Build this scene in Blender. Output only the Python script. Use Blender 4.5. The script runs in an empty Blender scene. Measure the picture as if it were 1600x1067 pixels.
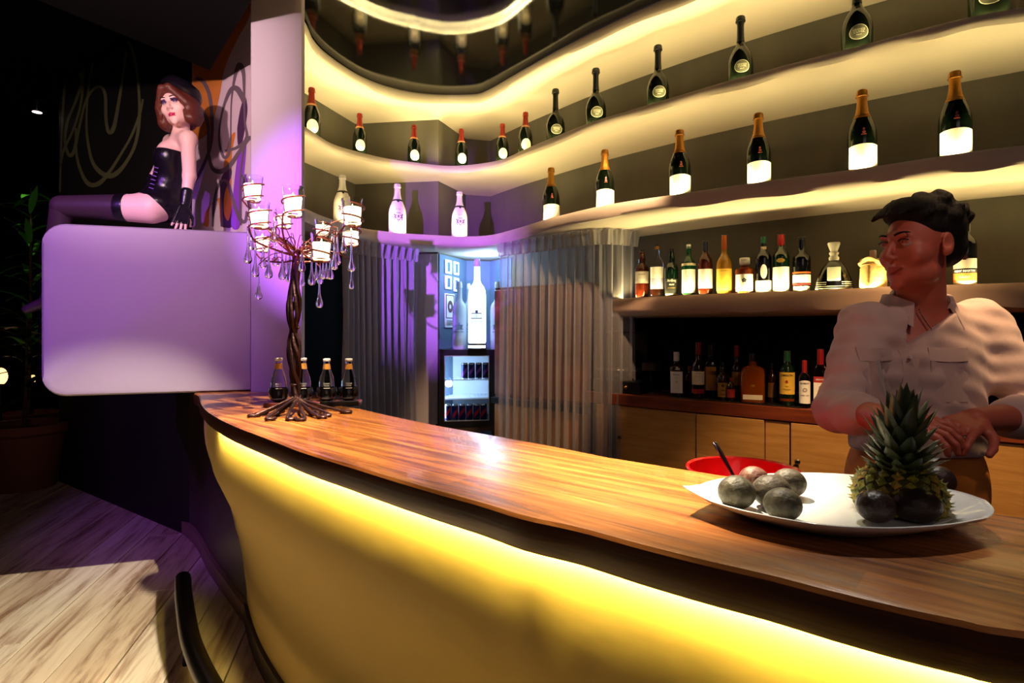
import bpy, bmesh, math, random
import numpy as np
from mathutils import Vector, Matrix
random.seed(7)
SC = bpy.context.scene
COL = SC.collection
# ---------------------------------------------------------------- camera, world, exposure
EYE, FPX, HOR = 1.42, 900.0, 515.0          # eye height, focal length in px of the 1600 px frame, horizon row
cam = bpy.data.cameras.new('camera'); cam.sensor_width = 36; cam.lens = FPX/1600*36
cam.shift_y = -(533.5-HOR)/1600; cam.clip_start = .02
co = bpy.data.objects.new('camera', cam); COL.objects.link(co)
co.location = (0, 0, EYE); co.rotation_euler = (math.pi/2, 0, 0); SC.camera = co
SC.view_settings.view_transform = 'Standard'; SC.view_settings.look = 'None'
SC.view_settings.exposure = 0; SC.view_settings.gamma = 1; SC.view_settings.use_curve_mapping = False
w = bpy.data.worlds.new('world'); SC.world = w; w.use_nodes = True
w.node_tree.nodes['Background'].inputs[0].default_value = (.9, .62, .72, 1)
w.node_tree.nodes['Background'].inputs[1].default_value = .022

def spot(name, loc, target, power, color, size, blend=.3, radius=.03):
    l = bpy.data.lights.new(name, 'SPOT'); l.energy = power; l.color = color
    l.spot_size = math.radians(size); l.spot_blend = blend; l.shadow_soft_size = radius
    o = bpy.data.objects.new(name, l); COL.objects.link(o); o.location = loc
    o.rotation_euler = (Vector(target)-Vector(loc)).to_track_quat('-Z', 'Y').to_euler()
    return o
WARM = (1, .83, .56)
spot('bar_spot', (-.45, 2.15, 3.15), (-.66, 1.80, 1.1), 780, WARM, 46, .7, .02)
spot('fruit_spot', (.10, 2.0, 3.15), (.27, 1.33, 1.1), 2300, WARM, 25, 1, .02)
spot('plate_spot', (.95, 1.9, 3.1), (.58, .98, 1.1), 95, (1,.93,.84), 22, .7, .02)
spot('floor_spot', (-.50, 1.75, 3.15), (-2.0, 2.15, 0), 600, (1,.88,.72), 46, .3, .015)
spot('violet_stage_spot', (-2.6, .4, 2.9), (-2.25, 3.0, 1.55), 230, (.42, .10, 1), 44, .7, .03)
spot('pink_stage_spot', (-1.2, .5, 2.9), (-1.9, 3.4, 2.3), 70, (1, .62, .74), 52, .8, .03)
spot('violet_beam', (-1.44, .2, 1.98), (-.62, 4.3, 2.0), 1500, (.45, .12, 1), 26, .9, .012)
spot('mural_fill', (-1.75, 1.3, 2.75), (-2.05, 3.9, 2.75), 150, (1, .72, .72), 70, .7, .03)  # fill spot added to brighten the mural wall
spot('amber_cabinet_spot', (1.3, 1.3, 3.1), (1.5, 2.45, .6), 380, (1, .62, .30), 40, .7, .04)
al = bpy.data.lights.new('shelf_fill', 'AREA'); al.energy = 6; al.color = (1, .74, .70); al.size = 1.6  # unseen fill added behind the camera to lift the shelf fascias
ao = bpy.data.objects.new('shelf_fill', al); COL.objects.link(ao); ao.location = (.6, -1.6, 3.0); ao.rotation_euler = (Vector((.6, 3.4, 2.2))-ao.location).to_track_quat('-Z', 'Y').to_euler()
spot('bartender_spot', (1.1, .5, 2.7), (1.15, 1.6, 1.3), 22, (1, .66, .56), 60, .8, .05)
spot('cupboard_fill', (.75, 2.3, 3.1), (.2, 4.05, 1.1), 330, (1, .62, .34), 34, .6, .03)  # fill spot added to bring out the cupboard behind the curtain

# ---------------------------------------------------------------- helpers
def P(x, y, D): return Vector(((x-800)/FPX*D, D, EYE+(HOR-y)/FPX*D))
def PZ(x, y, z):
    D = (z-EYE)*FPX/(HOR-y); return Vector(((x-800)/FPX*D, D, z))
def lin(c): return tuple(((v/255)/12.92 if v/255 <= .04045 else ((v/255+.055)/1.055)**2.4) for v in c[:3])+(1,)
_M = {}
def mat(name, rgb=(200,200,200), rough=.5, metal=0, trans=0, ior=1.45, emit=None, es=0, alpha=1, coat=0, sheen=0,
        noise=None, bump=0, bscale=40, stretch=(1,1,1), spec=.5, detail=5):
    """noise = (rgb2, scale, lo, hi): mixes a second colour in by noise"""
    if name in _M: return _M[name]
    m = bpy.data.materials.new(name); m.use_nodes = True; nt = m.node_tree; b = nt.nodes['Principled BSDF']
    b.inputs['Base Color'].default_value = lin(rgb); b.inputs['Roughness'].default_value = rough
    b.inputs['Metallic'].default_value = metal; b.inputs['Transmission Weight'].default_value = trans
    b.inputs['IOR'].default_value = ior; b.inputs['Alpha'].default_value = alpha
    b.inputs['Coat Weight'].default_value = coat; b.inputs['Specular IOR Level'].default_value = spec
    b.inputs['Sheen Weight'].default_value = sheen
    if emit: b.inputs['Emission Color'].default_value = lin(emit); b.inputs['Emission Strength'].default_value = es
    if noise or bump:
        tc = nt.nodes.new('ShaderNodeTexCoord'); mp = nt.nodes.new('ShaderNodeMapping')
        mp.inputs['Scale'].default_value = stretch; nt.links.new(tc.outputs['Object'], mp.inputs[0])
    if noise:
        n = nt.nodes.new('ShaderNodeTexNoise'); n.inputs['Scale'].default_value = noise[1]; n.inputs['Detail'].default_value = detail
        nt.links.new(mp.outputs[0], n.inputs['Vector'])
        r = nt.nodes.new('ShaderNodeValToRGB'); r.color_ramp.elements[0].position = noise[2]; r.color_ramp.elements[1].position = noise[3]
        r.color_ramp.elements[0].color = lin(rgb); r.color_ramp.elements[1].color = lin(noise[0])
        nt.links.new(n.outputs['Fac'], r.inputs[0]); nt.links.new(r.outputs[0], b.inputs['Base Color'])
    if bump:
        n2 = nt.nodes.new('ShaderNodeTexNoise'); n2.inputs['Scale'].default_value = bscale; n2.inputs['Detail'].default_value = 6
        nt.links.new(mp.outputs[0], n2.inputs['Vector'])
        bp = nt.nodes.new('ShaderNodeBump'); bp.inputs['Strength'].default_value = bump; bp.inputs['Distance'].default_value = .01
        nt.links.new(n2.outputs['Fac'], bp.inputs['Height']); nt.links.new(bp.outputs[0], b.inputs['Normal'])
    _M[name] = m; return m
def emis(name, rgb, s):
    if name in _M: return _M[name]
    m = bpy.data.materials.new(name); m.use_nodes = True; nt = m.node_tree
    e = nt.nodes.new('ShaderNodeEmission'); e.inputs[0].default_value = lin(rgb); e.inputs[1].default_value = s
    nt.links.new(e.outputs[0], nt.nodes['Material Output'].inputs[0]); _M[name] = m; return m

class MB:
    """collects geometry for one mesh object"""
    def __init__(s): s.v = []; s.f = []; s.mi = []
    def add(s, vs, fs, mi=0):
        o = len(s.v); s.v += [tuple(v) for v in vs]; s.f += [tuple(i+o for i in f) for f in fs]; s.mi += [mi]*len(fs); return s
    def box(s, x0, x1, y0, y1, z0, z1, mi=0, M=None, bev=0):
        if bev:
            b = bev
            rings = [(b,0),(0,b)]
            vs = []; 
            for z, i in ((z0, b), (z0+b, 0), (z1-b, 0), (z1, b)):
                c = b
                for (x, y) in ((x0+i+c,y0+i),(x1-i-c,y0+i),(x1-i,y0+i+c),(x1-i,y1-i-c),(x1-i-c,y1-i),(x0+i+c,y1-i),(x0+i,y1-i-c),(x0+i,y0+i+c)):
                    vs.append((x, y, z))
            fs = [tuple(range(7,-1,-1)), tuple(range(24,32))]
            for k in range(3):
                for j in range(8): fs.append((k*8+j, k*8+(j+1)%8, k*8+8+(j+1)%8, k*8+8+j))
        else:
            vs = [(x,y,z) for z in (z0,z1) for (x,y) in ((x0,y0),(x1,y0),(x1,y1),(x0,y1))]
            fs = [(3,2,1,0),(4,5,6,7),(0,1,5,4),(1,2,6,5),(2,3,7,6),(3,0,4,7)]
        if M is not None: vs = [M @ Vector(v) for v in vs]
        return s.add(vs, fs, mi)
    def lathe(s, prof, n=24, p=1.0, c=(0,0,0), a0=0, a1=None, sx=1, sy=1, mi=0, M=None):
        full = a1 is None; a1 = a0+2*math.pi if full else a1
        m = n if full else n+1; vs = []
        for (r, z) in prof:
            for k in range(m):
                a = a0+(a1-a0)*k/n; ca, sa = math.cos(a), math.sin(a)
                if p != 1: ca = math.copysign(abs(ca)**p, ca); sa = math.copysign(abs(sa)**p, sa)
                vs.append(Vector((c[0]+r*ca*sx, c[1]+r*sa*sy, c[2]+z)))
        fs = []
        for i in range(len(prof)-1):
            for k in range(n):
                k2 = (k+1) % m if full else k+1
                fs.append((i*m+k, i*m+k2, (i+1)*m+k2, (i+1)*m+k))
        if M is not None: vs = [M @ v for v in vs]
        return s.add(vs, fs, mi)
    def tube(s, pts, r, n=8, mi=0, flat=1.0):
        pts = [Vector(p) for p in pts]; N = len(pts)
        rs = r if isinstance(r, (list, tuple)) else [r]*N
        vs = []; up = None
        for i, p in enumerate(pts):
            t = (pts[min(i+1,N-1)]-pts[max(i-1,0)])
            t = t.normalized() if t.length > 1e-9 else Vector((0,0,1))
            if up is None:
                up = Vector((0,0,1)) if abs(t.z) < .9 else Vector((1,0,0))
            a = t.cross(up)
            if a.length < 1e-6: a = t.cross(Vector((0,1,0)))
            a.normalize(); b = a.cross(t).normalized(); up = b
            for k in range(n):
                th = 2*math.pi*k/n; vs.append(p+(a*math.cos(th)+b*math.sin(th)*flat)*rs[i])
        fs = [(i*n+k, i*n+(k+1)%n, (i+1)*n+(k+1)%n, (i+1)*n+k) for i in range(N-1) for k in range(n)]
        fs += [tuple(range(n-1,-1,-1)), tuple((N-1)*n+k for k in range(n))]
        return s.add(vs, fs, mi)
    def ball(s, c, r, n=14, m=9, mi=0, M=None):
        r = r if isinstance(r, (tuple, list)) else (r,r,r)
        prof = [(math.sin(math.pi*i/m), -math.cos(math.pi*i/m)) for i in range(m+1)]
        vs = []
        for (a, z) in prof:
            for k in range(n):
                t = 2*math.pi*k/n; v = Vector((a*math.cos(t)*r[0], a*math.sin(t)*r[1], z*r[2]))
                if M is not None: v = M @ v
                vs.append(v+Vector(c))
        fs = [(i*n+k, i*n+(k+1)%n, (i+1)*n+(k+1)%n, (i+1)*n+k) for i in range(m) for k in range(n)]
        return s.add(vs, fs, mi)
    def mesh(s, name, mats, smooth=True, angle=40):
        me = bpy.data.meshes.new(name); me.from_pydata([tuple(v) for v in s.v], [], s.f)
        for m in (mats if isinstance(mats, (list, tuple)) else [mats]): me.materials.append(m)
        me.polygons.foreach_set('material_index', s.mi)
        bm = bmesh.new(); bm.from_mesh(me); bmesh.ops.remove_doubles(bm, verts=bm.verts, dist=1e-5)
        bmesh.ops.recalc_face_normals(bm, faces=bm.faces)
        if smooth:
            for f in bm.faces: f.smooth = True
            for e in bm.edges:
                if len(e.link_faces) == 2 and e.calc_face_angle(0) > math.radians(angle): e.smooth = False
        bm.to_mesh(me); bm.free()
        me.update(); return me
    def build(s, name, mats, parent=None, smooth=True, angle=40, loc=None, rot=None):
        return ob(name, s.mesh(name, mats, smooth, angle), parent, loc, rot)
def ob(name, me, parent=None, loc=None, rot=None):
    o = bpy.data.objects.new(name, me); COL.objects.link(o); o.parent = parent
    if loc is not None: o.location = loc
    if rot is not None: o.rotation_euler = rot
    return o
def tag(o, label, cat, group=None, kind=None):
    if label: o['label'] = label
    if cat: o['category'] = cat
    if group: o['group'] = group
    if kind: o['kind'] = kind
    return o
def thing(name, label, cat, loc=(0,0,0), rz=0, group=None):
    o = bpy.data.objects.new(name, None); COL.objects.link(o); o.location = loc; o.rotation_euler = (0,0,rz)
    o.empty_display_size = .05
    return tag(o, label, cat, group)
def struct(o): o['kind'] = 'structure'; return o
def smooth_pts(pts, n):
    """Catmull-Rom through 2-d or 3-d points, n samples per span"""
    pts = [np.array(p, float) for p in pts]; out = []
    for i in range(len(pts)-1):
        p0 = pts[max(i-1,0)]; p1 = pts[i]; p2 = pts[i+1]; p3 = pts[min(i+2,len(pts)-1)]
        for k in range(n):
            t = k/n
            out.append(.5*((2*p1)+(-p0+p2)*t+(2*p0-5*p1+4*p2-p3)*t*t+(-p0+3*p1-3*p2+p3)*t**3))
    out.append(pts[-1]); return out
def on_curve(cv, x):
    """where the sight line of column x crosses a plan polyline"""
    s = (x-800)/FPX
    for a, b in zip(cv[:-1], cv[1:]):
        fa, fb = a[0]-s*a[1], b[0]-s*b[1]
        if fa == fb: continue
        t = fa/(fa-fb)
        if -1e-6 <= t <= 1+1e-6: return np.array([a[0]+(b[0]-a[0])*t, a[1]+(b[1]-a[1])*t])
    raise ValueError('no crossing %s' % x)
def offset(cv, d):
    out = []
    for i in range(len(cv)):
        a = cv[max(i-1,0)]; b = cv[min(i+1,len(cv)-1)]; t = np.array(b[:2])-np.array(a[:2]); t /= np.linalg.norm(t)
        out.append(np.array(cv[i][:2])+np.array([-t[1], t[0]])*d)      # left of travel: away from the room for curves running to +x
    return out
_TXT = {}
def text_mesh(s, h, bold=0.0):
    key = (s, bold)
    if key not in _TXT:
        c = bpy.data.curves.new('t', 'FONT'); c.body = s; c.align_x = 'CENTER'; c.align_y = 'CENTER'; c.resolution_u = 2; c.offset = bold
        o = bpy.data.objects.new('t', c); COL.objects.link(o)
        bpy.context.view_layer.update()
        me = bpy.data.meshes.new_from_object(o.evaluated_get(bpy.context.evaluated_depsgraph_get()))
        _TXT[key] = ([v.co.copy() for v in me.vertices], [tuple(p.vertices) for p in me.polygons])
        bpy.data.objects.remove(o); bpy.data.meshes.remove(me); bpy.data.curves.remove(c)
    vs, fs = _TXT[key]; return [(v.x*h, v.y*h) for v in vs], fs
def text_cyl(mb, s, h, R, z, a=0, sx=1, mi=0, lift=.0008, bold=0.01, rot=0):
    """lettering wrapped on a cylinder of radius R, facing local -Y"""
    vs, fs = text_mesh(s, h, bold); cr, sr = math.cos(rot), math.sin(rot); out = []
    for (x, y) in vs:
        x *= sx; x, y = x*cr-y*sr, x*sr+y*cr; t = x/R+a; rr = R+lift
        out.append((rr*math.sin(t), -rr*math.cos(t), z+y))
    mb.add(out, fs, mi)
def text_flat(mb, s, h, M, sx=1, mi=0, bold=.01):
    vs, fs = text_mesh(s, h, bold); mb.add([M @ Vector((x*sx, 0, y)) for x, y in vs], fs, mi)
# ---------------------------------------------------------------- materials
PLASTER = mat('plaster', (205,192,172), .75, bump=.35, bscale=9)
PLASTER2 = mat('plaster_white', (182,168,176), .65, bump=.15, bscale=14)
WALLF = mat('wall_fabric', (96,92,80), .9, noise=((78,75,66), 3, .35, .7), bump=.15, bscale=220, stretch=(1,1,.25))
BLACK = mat('black_paint', (5,5,5), .85, spec=.15)
BLACKG = mat('black_gloss', (10,10,12), .22)
DARKW = mat('dark_wall', (22,17,16), .7)
CEIL = mat('mirror_ceiling', (4,4,5), .045, spec=.5, bump=.018, bscale=500)
LED = emis('led', (255,232,160), 350)
LEDB = emis('led_bar', (255,229,122), 235)
def wood(name, a, b, c, rough, sc, rz=0.0, coat=0, dist=.004, lam=0):
    m = mat(name, a, rough, coat=coat); nt = m.node_tree; bs = nt.nodes['Principled BSDF']; L = nt.links.new
    tc = nt.nodes.new('ShaderNodeTexCoord'); rot = nt.nodes.new('ShaderNodeMapping'); rot.inputs['Rotation'].default_value = (0,0,rz)
    mp = nt.nodes.new('ShaderNodeMapping'); mp.inputs['Scale'].default_value = sc
    L(tc.outputs['Object'], rot.inputs[0]); L(rot.outputs[0], mp.inputs[0])
    n = nt.nodes.new('ShaderNodeTexNoise'); n.inputs['Scale'].default_value = 1; n.inputs['Detail'].default_value = 8; n.inputs['Roughness'].default_value = .65; n.inputs['Distortion'].default_value = .6
    L(mp.outputs[0], n.inputs['Vector'])
    r = nt.nodes.new('ShaderNodeValToRGB'); e = r.color_ramp.elements; e[0].position = .32; e[1].position = .72
    e[0].color = lin(b); e[1].color = lin(c); k = e.new(.5); k.color = lin(a); L(n.outputs['Fac'], r.inputs[0])
    out = r.outputs[0]
    if lam:                       # glued staves: one tone per stave
        sx = nt.nodes.new('ShaderNodeSeparateXYZ'); L(rot.outputs[0], sx.inputs[0])
        mu = nt.nodes.new('ShaderNodeMath'); mu.operation = 'MULTIPLY'; mu.inputs[1].default_value = 1/lam; L(sx.outputs[1], mu.inputs[0])
        fl = nt.nodes.new('ShaderNodeMath'); fl.operation = 'FLOOR'; L(mu.outputs[0], fl.inputs[0])
        ax = nt.nodes.new('ShaderNodeMath'); ax.operation = 'MULTIPLY'; ax.inputs[1].default_value = 1.35; L(sx.outputs[0], ax.inputs[0])
        ad = nt.nodes.new('ShaderNodeMath'); ad.operation = 'MULTIPLY_ADD'; ad.inputs[1].default_value = .37; L(fl.outputs[0], ad.inputs[0]); L(ax.outputs[0], ad.inputs[2])
        f2 = nt.nodes.new('ShaderNodeMath'); f2.operation = 'FLOOR'; L(ad.outputs[0], f2.inputs[0])
        cb = nt.nodes.new('ShaderNodeCombineXYZ'); L(fl.outputs[0], cb.inputs[0]); L(f2.outputs[0], cb.inputs[1])
        wn = nt.nodes.new('ShaderNodeTexWhiteNoise'); L(cb.outputs[0], wn.inputs['Vector'])
        mr = nt.nodes.new('ShaderNodeMapRange'); mr.inputs[3].default_value = .72; mr.inputs[4].default_value = 1.2; L(wn.outputs['Value'], mr.inputs[0])
        mx = nt.nodes.new('ShaderNodeVectorMath'); mx.operation = 'SCALE'; L(out, mx.inputs[0]); L(mr.outputs[0], mx.inputs['Scale']); out = mx.outputs[0]
    L(out, bs.inputs['Base Color'])
    bp = nt.nodes.new('ShaderNodeBump'); bp.inputs['Strength'].default_value = .25; bp.inputs['Distance'].default_value = dist
    L(n.outputs['Fac'], bp.inputs['Height']); L(bp.outputs[0], bs.inputs['Normal'])
    return m
BARWOOD = wood('bar_wood', (146,84,36), (92,46,18), (190,122,58), .27, (2.2, 38, 20), rz=math.radians(41), coat=.25, lam=.065)
EDGEWOOD = wood('bar_edge_wood', (62,32,20), (38,19,12), (80,42,26), .32, (3,3,60))
PLANKS = [wood('floor_plank_%d' % i, a, b, c, .5, (14, 1.3, 1)) for i, (a,b,c) in enumerate([
    ((204,184,156),(118,76,50),(226,210,184)), ((192,170,142),(112,74,50),(214,196,168)), ((210,194,170),(132,94,66),(230,216,192))])]
CABWOOD = wood('cabinet_wood', (176,128,66), (160,112,54), (190,142,78), .5, (3, 3, 30))
REDWOOD = wood('red_wood', (110,48,26), (84,34,18), (130,62,34), .4, (4,4,40))

# ---------------------------------------------------------------- plan curves (metres)
def trace(pts, z): return [np.array(PZ(x, y, z))[:2] for x, y in pts]
Z1, Z2, Z3, Z4, ZB, ZC = 3.24, 2.70, 2.12, 1.61, 1.10, 1.03
rim = smooth_pts([(-1.35,2.75),(-1.29,3.0)]+trace([(473,26),(486,55),(512,84),(565,119),(617,138),(670,146.5),(736,147),(762,140),(814,110),(880,73),(952,37),(1033,0)], Z1)+[(1.12,2.93),(1.5,2.66),(1.95,2.42),(2.5,2.2),(3.0,2.05)], 8)
sh2 = smooth_pts([(-1.34,2.7),(-1.36,3.2)]+trace([(487,203),(520,224),(562,237),(605,247),(647,253),(690,258),(721,258),(750,255),(785,248),(820,232),(868,212),(930,188),(1028,158),(1156,120),(1340,71),(1545,19)], Z2)+[(2.5,2.12),(3.0,1.95)], 8)
sh3 = smooth_pts([(-1.34,2.7),(-1.3,3.0)]+trace([(472,323),(510,339),(562,355),(594,360),(631,364),(680,367),(728,369),(765,367),(801,358),(840,346),(860,340),(945,320),(1062,302),(1184,284),(1346,262),(1490,240),(1600,226)], Z3)+[(2.5,1.88),(3.0,1.7)], 8)
wallc = [(-1.62,3.72),(-1.50,4.07),(-1.29,4.74),(-.593,4.64),(-.41,5.11),(-.195,5.17)]
wallc = [np.array(p) for p in wallc]+smooth_pts([(-.195,5.17),(0,4.89),(.205,4.62),(.72,4.01),(1.47,3.31),(2.37,2.66),(3.3,2.15),(4.2,1.7)], 6)[1:]

# ---------------------------------------------------------------- setting
# bar-side wall behind the shelves
mb = MB(); n = len(wallc)
zs = [0, 1.2, 2.4, 3.4]
for z in zs: mb.v += [(p[0], p[1], z) for p in wallc]
for i in range(3):
    for k in range(n-1): mb.f.append((i*n+k, i*n+k+1, (i+1)*n+k+1, (i+1)*n+k)); mb.mi.append(0)
back = offset(wallc, .1)
b0 = len(mb.v)
mb.v += [(p[0], p[1], z) for z in (0, 3.4) for p in back]
for k in range(n-1): mb.f.append((b0+k+1, b0+k, b0+n+k, b0+n+k+1)); mb.mi.append(0)
for k in range(n-1): mb.f.append((3*n+k, 3*n+k+1, b0+n+k+1, b0+n+k)); mb.mi.append(0)
struct(mb.build('wall_back', WALLF, angle=25))
# black panel beside the curtain: the passage's darkness put in as colour
mb = MB(); a, b = np.array((-1.50,4.07)), np.array((-1.29,4.74)); d = (b-a)/np.linalg.norm(b-a); nn = np.array((d[1], -d[0]))
def quadbox(mb, a, b, n, t0, t1, z0, z1, mi=0):
    vs = [(*(p+n*t), z) for z in (z0, z1) for p, t in ((a,t0),(b,t0),(b,t1),(a,t1))]
    mb.add(vs, [(3,2,1,0),(4,5,6,7),(0,1,5,4),(1,2,6,5),(2,3,7,6),(3,0,4,7)], mi)
quadbox(mb, a+d*.02, b-d*.16, nn, .004, .03, 0, 2.03); struct(mb.build('dark_opening', BLACK))
# floor: real boards
sub = MB(); sub.box(-7.5, 3.6, -1.5, 9.5, -.1, -.012); fl = struct(sub.build('floor', DARKW, smooth=False))
ang = math.radians(13.5); ca, sa = math.cos(ang), math.sin(ang); cnt = 0
pw, plen = .235, 2.3; pm = []
for k, m in enumerate(PLANKS): pm.append(MB().box(-pw/2+.002, pw/2-.0035, -plen/2+.002, plen/2-.002, -.012, 0, bev=.002).mesh('plank', m, smooth=False))
R2 = Matrix.Rotation(ang, 4, 'Z')
for i in range(-22, 10):
    for j in range(-1, 5):
        u = i*pw; v = j*plen + (i*1.37 % plen)
        c = R2 @ Vector((u, v, 0))
        if not (-7.0 < c.x < 1.2 and -.6 < c.y < 8.6): continue
        if c.x > -.7 and c.y > 2.2: continue
        me = pm[(i*7+j*3) % 3]
        ob('plank', me, fl, (c.x, c.y, 0), (0, 0, ang+ (math.pi if (i+j) % 2 else 0))); cnt += 1
# far dark walls and ceilings
mb = MB(); mb.box(-7.5, -7.4, -1.5, 9.5, 0, 3.9); struct(mb.build('wall_left_far', DARKW, smooth=False))
mb = MB(); mb.box(-7.5, 3.6, 9.4, 9.5, 0, 3.9); struct(mb.build('wall_far', DARKW, smooth=False))
mb = MB(); mb.box(-7.5, -1.29, -1.5, 9.5, 3.7, 3.8); struct(mb.build('ceiling_left', BLACK, smooth=False))
mb = MB(); mb.add([(-1.84,3.51,z) for z in (3.0,3.45)]+[(-.9,2.32,z) for z in (3.0,3.45)]+[(-.9,1.2,z) for z in (3.0,3.45)]+[(-2.6,1.2,z) for z in (3.0,3.45)]+[(-2.6,2.2,z) for z in (3.0,3.45)],
    [(0,2,4,6,8),(9,7,5,3,1),(0,1,3,2),(2,3,5,4),(4,5,7,6),(6,7,9,8),(8,9,1,0)]); struct(mb.build('trim_1', BLACK, smooth=False))
# glossy black ceiling over the bar
mb = MB(); o2 = offset(rim, -.004)
vs = [(p[0], p[1], Z1) for p in o2]+[(3.0,-.5,Z1),(-1.3,-.5,Z1)]; vs2 = [(x,y,z+.12) for x,y,z in vs]; N = len(vs)
mb.add(vs+vs2, [tuple(range(N)), tuple(range(2*N-1, N-1, -1))]+[(i,(i+1)%N,N+(i+1)%N,N+i) for i in range(N)])
struct(mb.build('ceiling', CEIL, smooth=False))

# wall panel on the left with the painted scrolls: plane from the pillar back to the left
WA, WB = np.array(P(395, 0, 3.5))[:2], np.array(P(92, 0, 5.4))[:2]
wd = (WB-WA)/np.linalg.norm(WB-WA); wn = np.array((-wd[1], wd[0]))
if wn[1] > 0: wn = -wn                         # towards the room
WLEN = np.linalg.norm(WB-WA)
def wallpt(x, y, lift=0):
    s = (x-800)/FPX; t = (s*WA[1]-WA[0])/(wd[0]-s*wd[1]); p = WA+wd*t
    return t, EYE+(HOR-y)/FPX*p[1]
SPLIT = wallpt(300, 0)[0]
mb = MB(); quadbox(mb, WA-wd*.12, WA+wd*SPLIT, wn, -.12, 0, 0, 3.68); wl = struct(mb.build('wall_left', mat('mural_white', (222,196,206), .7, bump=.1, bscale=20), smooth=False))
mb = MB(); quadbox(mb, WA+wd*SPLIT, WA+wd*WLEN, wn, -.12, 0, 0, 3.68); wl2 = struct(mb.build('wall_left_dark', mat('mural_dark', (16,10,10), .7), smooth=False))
def wmap(x, y, lift): t, z = wallpt(x, y); p = WA+wd*t+wn*lift; return Vector((p[0], p[1], z))
def ribbon(name, pts, wpx, m, parent, lift, closed=False):
    q = smooth_pts(pts, 8); W = np.interp(np.linspace(0, 1, len(q)), np.linspace(0, 1, len(wpx)), wpx)
    mb = MB(); vs = []
    for i, p in enumerate(q):
        a, b = q[max(i-1,0)], q[min(i+1,len(q)-1)]; t = b-a; t = t/(np.linalg.norm(t)+1e-9); nr = np.array((-t[1], t[0]))
        for s_ in (-1, 1):
            r_ = p+nr*s_*W[i]/2; vs.append(wmap(r_[0], r_[1], lift))
    mb.add(vs, [(2*i, 2*i+1, 2*i+3, 2*i+2) for i in range(len(q)-1)]); return mb.build(name, m, parent, smooth=False)
def patch(name, pts, m, parent, lift):
    q = smooth_pts(pts+[pts[0]], 6)[:-1]; mb = MB(); mb.add([wmap(p[0], p[1], lift) for p in q], [tuple(range(len(q)))]); return mb.build(name, m, parent, smooth=False)
ORG = mat('mural_orange', (214,124,52), .7); GRY = mat('mural_grey', (112,92,104), .7); OLV = mat('mural_olive', (104,104,66), .7); PLM = mat('mural_plum', (78,44,84), .7); VIO = mat('mural_violet', (150,70,215), .7)
patch('painted_orange_band', [(301,60),(345,-40),(405,-60),(392,20),(372,60),(352,105),(343,150),(330,200),(312,218),(301,215)], ORG, wl, .001)
patch('painted_orange_leaf', [(318,352),(322,330),(332,318),(340,312),(350,300),(349,270),(352,245),(360,215),(368,208),(363,240),(362,290),(364,320),(358,345),(350,356),(344,345),(342,318),(336,312),(328,325),(326,353)], ORG, wl, .0012)
patch('painted_violet_leaf', [(372,240),(385,218),(383,260),(379,300),(376,352),(362,354),(364,310),(368,270)], VIO, wl, .0016)
patch('painted_plum_leaf', [(345,354),(344,300),(347,276),(360,262),(362,275),(352,300),(350,330),(357,345),(364,322),(363,354)], PLM, wl, .0014)
patch('painted_plum_leaf', [(371,200),(376,170),(383,152),(387,170),(384,195),(378,225),(372,225)], PLM, wl, .0018)
ribbon('painted_scroll', [(306,122),(318,128),(328,150),(332,190),(330,225),(322,250),(310,275),(301,288)], [4,6,6,5,5,5,5,3], GRY, wl, .0022)
ribbon('painted_scroll', [(310,164),(320,178),(326,200),(326,235),(332,262),(345,268),(360,258),(376,235),(392,215),(396,240),(394,290)], [4,5,5,4,6,8,7,6,6,4,3], GRY, wl, .0022)
ribbon('painted_scroll', [(361,220),(362,160),(368,118),(375,102),(381,115),(382,150),(383,190),(386,215),(372,230),(352,236)], [2,2,5,9,6,3,3,5,5,3], GRY, wl, .0024)
ribbon('painted_scroll', [(383,160),(372,140),(362,140),(352,160),(345,190),(343,220),(350,245),(358,240),(361,215)], [8,9,7,4,3,3,5,5,3], GRY, wl, .0026)
ribbon('painted_scroll', [(333,354),(336,310),(345,285),(356,285),(364,310),(370,330),(378,345),(384,345),(386,330)], [3,4,4,5,5,6,6,5,3], GRY, wl, .0026)
ribbon('painted_scroll', [(385,215),(378,260),(376,300),(377,352)], [4,3,3,3], GRY, wl, .0028)
ribbon('painted_scroll', [(167,60),(148,72),(134,100),(128,130),(118,160),(106,190),(102,220),(108,242),(116,236),(124,200),(134,160),(146,140),(158,136),(165,150),(166,185),(170,206),(178,200),(186,160),(194,110),(198,80)], [3,4,4,5,4,5,4,6,5,4,4,4,5,5,5,7,5,4,3], OLV, wl2, .0022)
ribbon('painted_scroll', [(94,300),(96,235),(98,190),(101,140),(106,116),(117,109),(127,118),(129,145),(124,175),(114,205),(100,235),(95,260)], [3,3,4,4,4,5,5,4,4,4,4,3], OLV, wl2, .0024)
ribbon('painted_scroll', [(158,60),(148,90),(140,130),(136,175),(137,215),(144,250),(156,268),(172,275),(186,268),(200,250),(212,225),(218,190),(218,150),(214,110),(206,75),(200,65)], [2,3,3,3,4,5,7,8,7,5,5,5,4,4,4,3], OLV, wl2, .0026)
ribbon('painted_scroll', [(119,200),(120,240),(128,270),(140,288),(156,286),(172,268),(190,240),(206,212),(219,178),(224,155)], [3,4,5,7,7,5,4,4,4,3], OLV, wl2, .0028)

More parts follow.
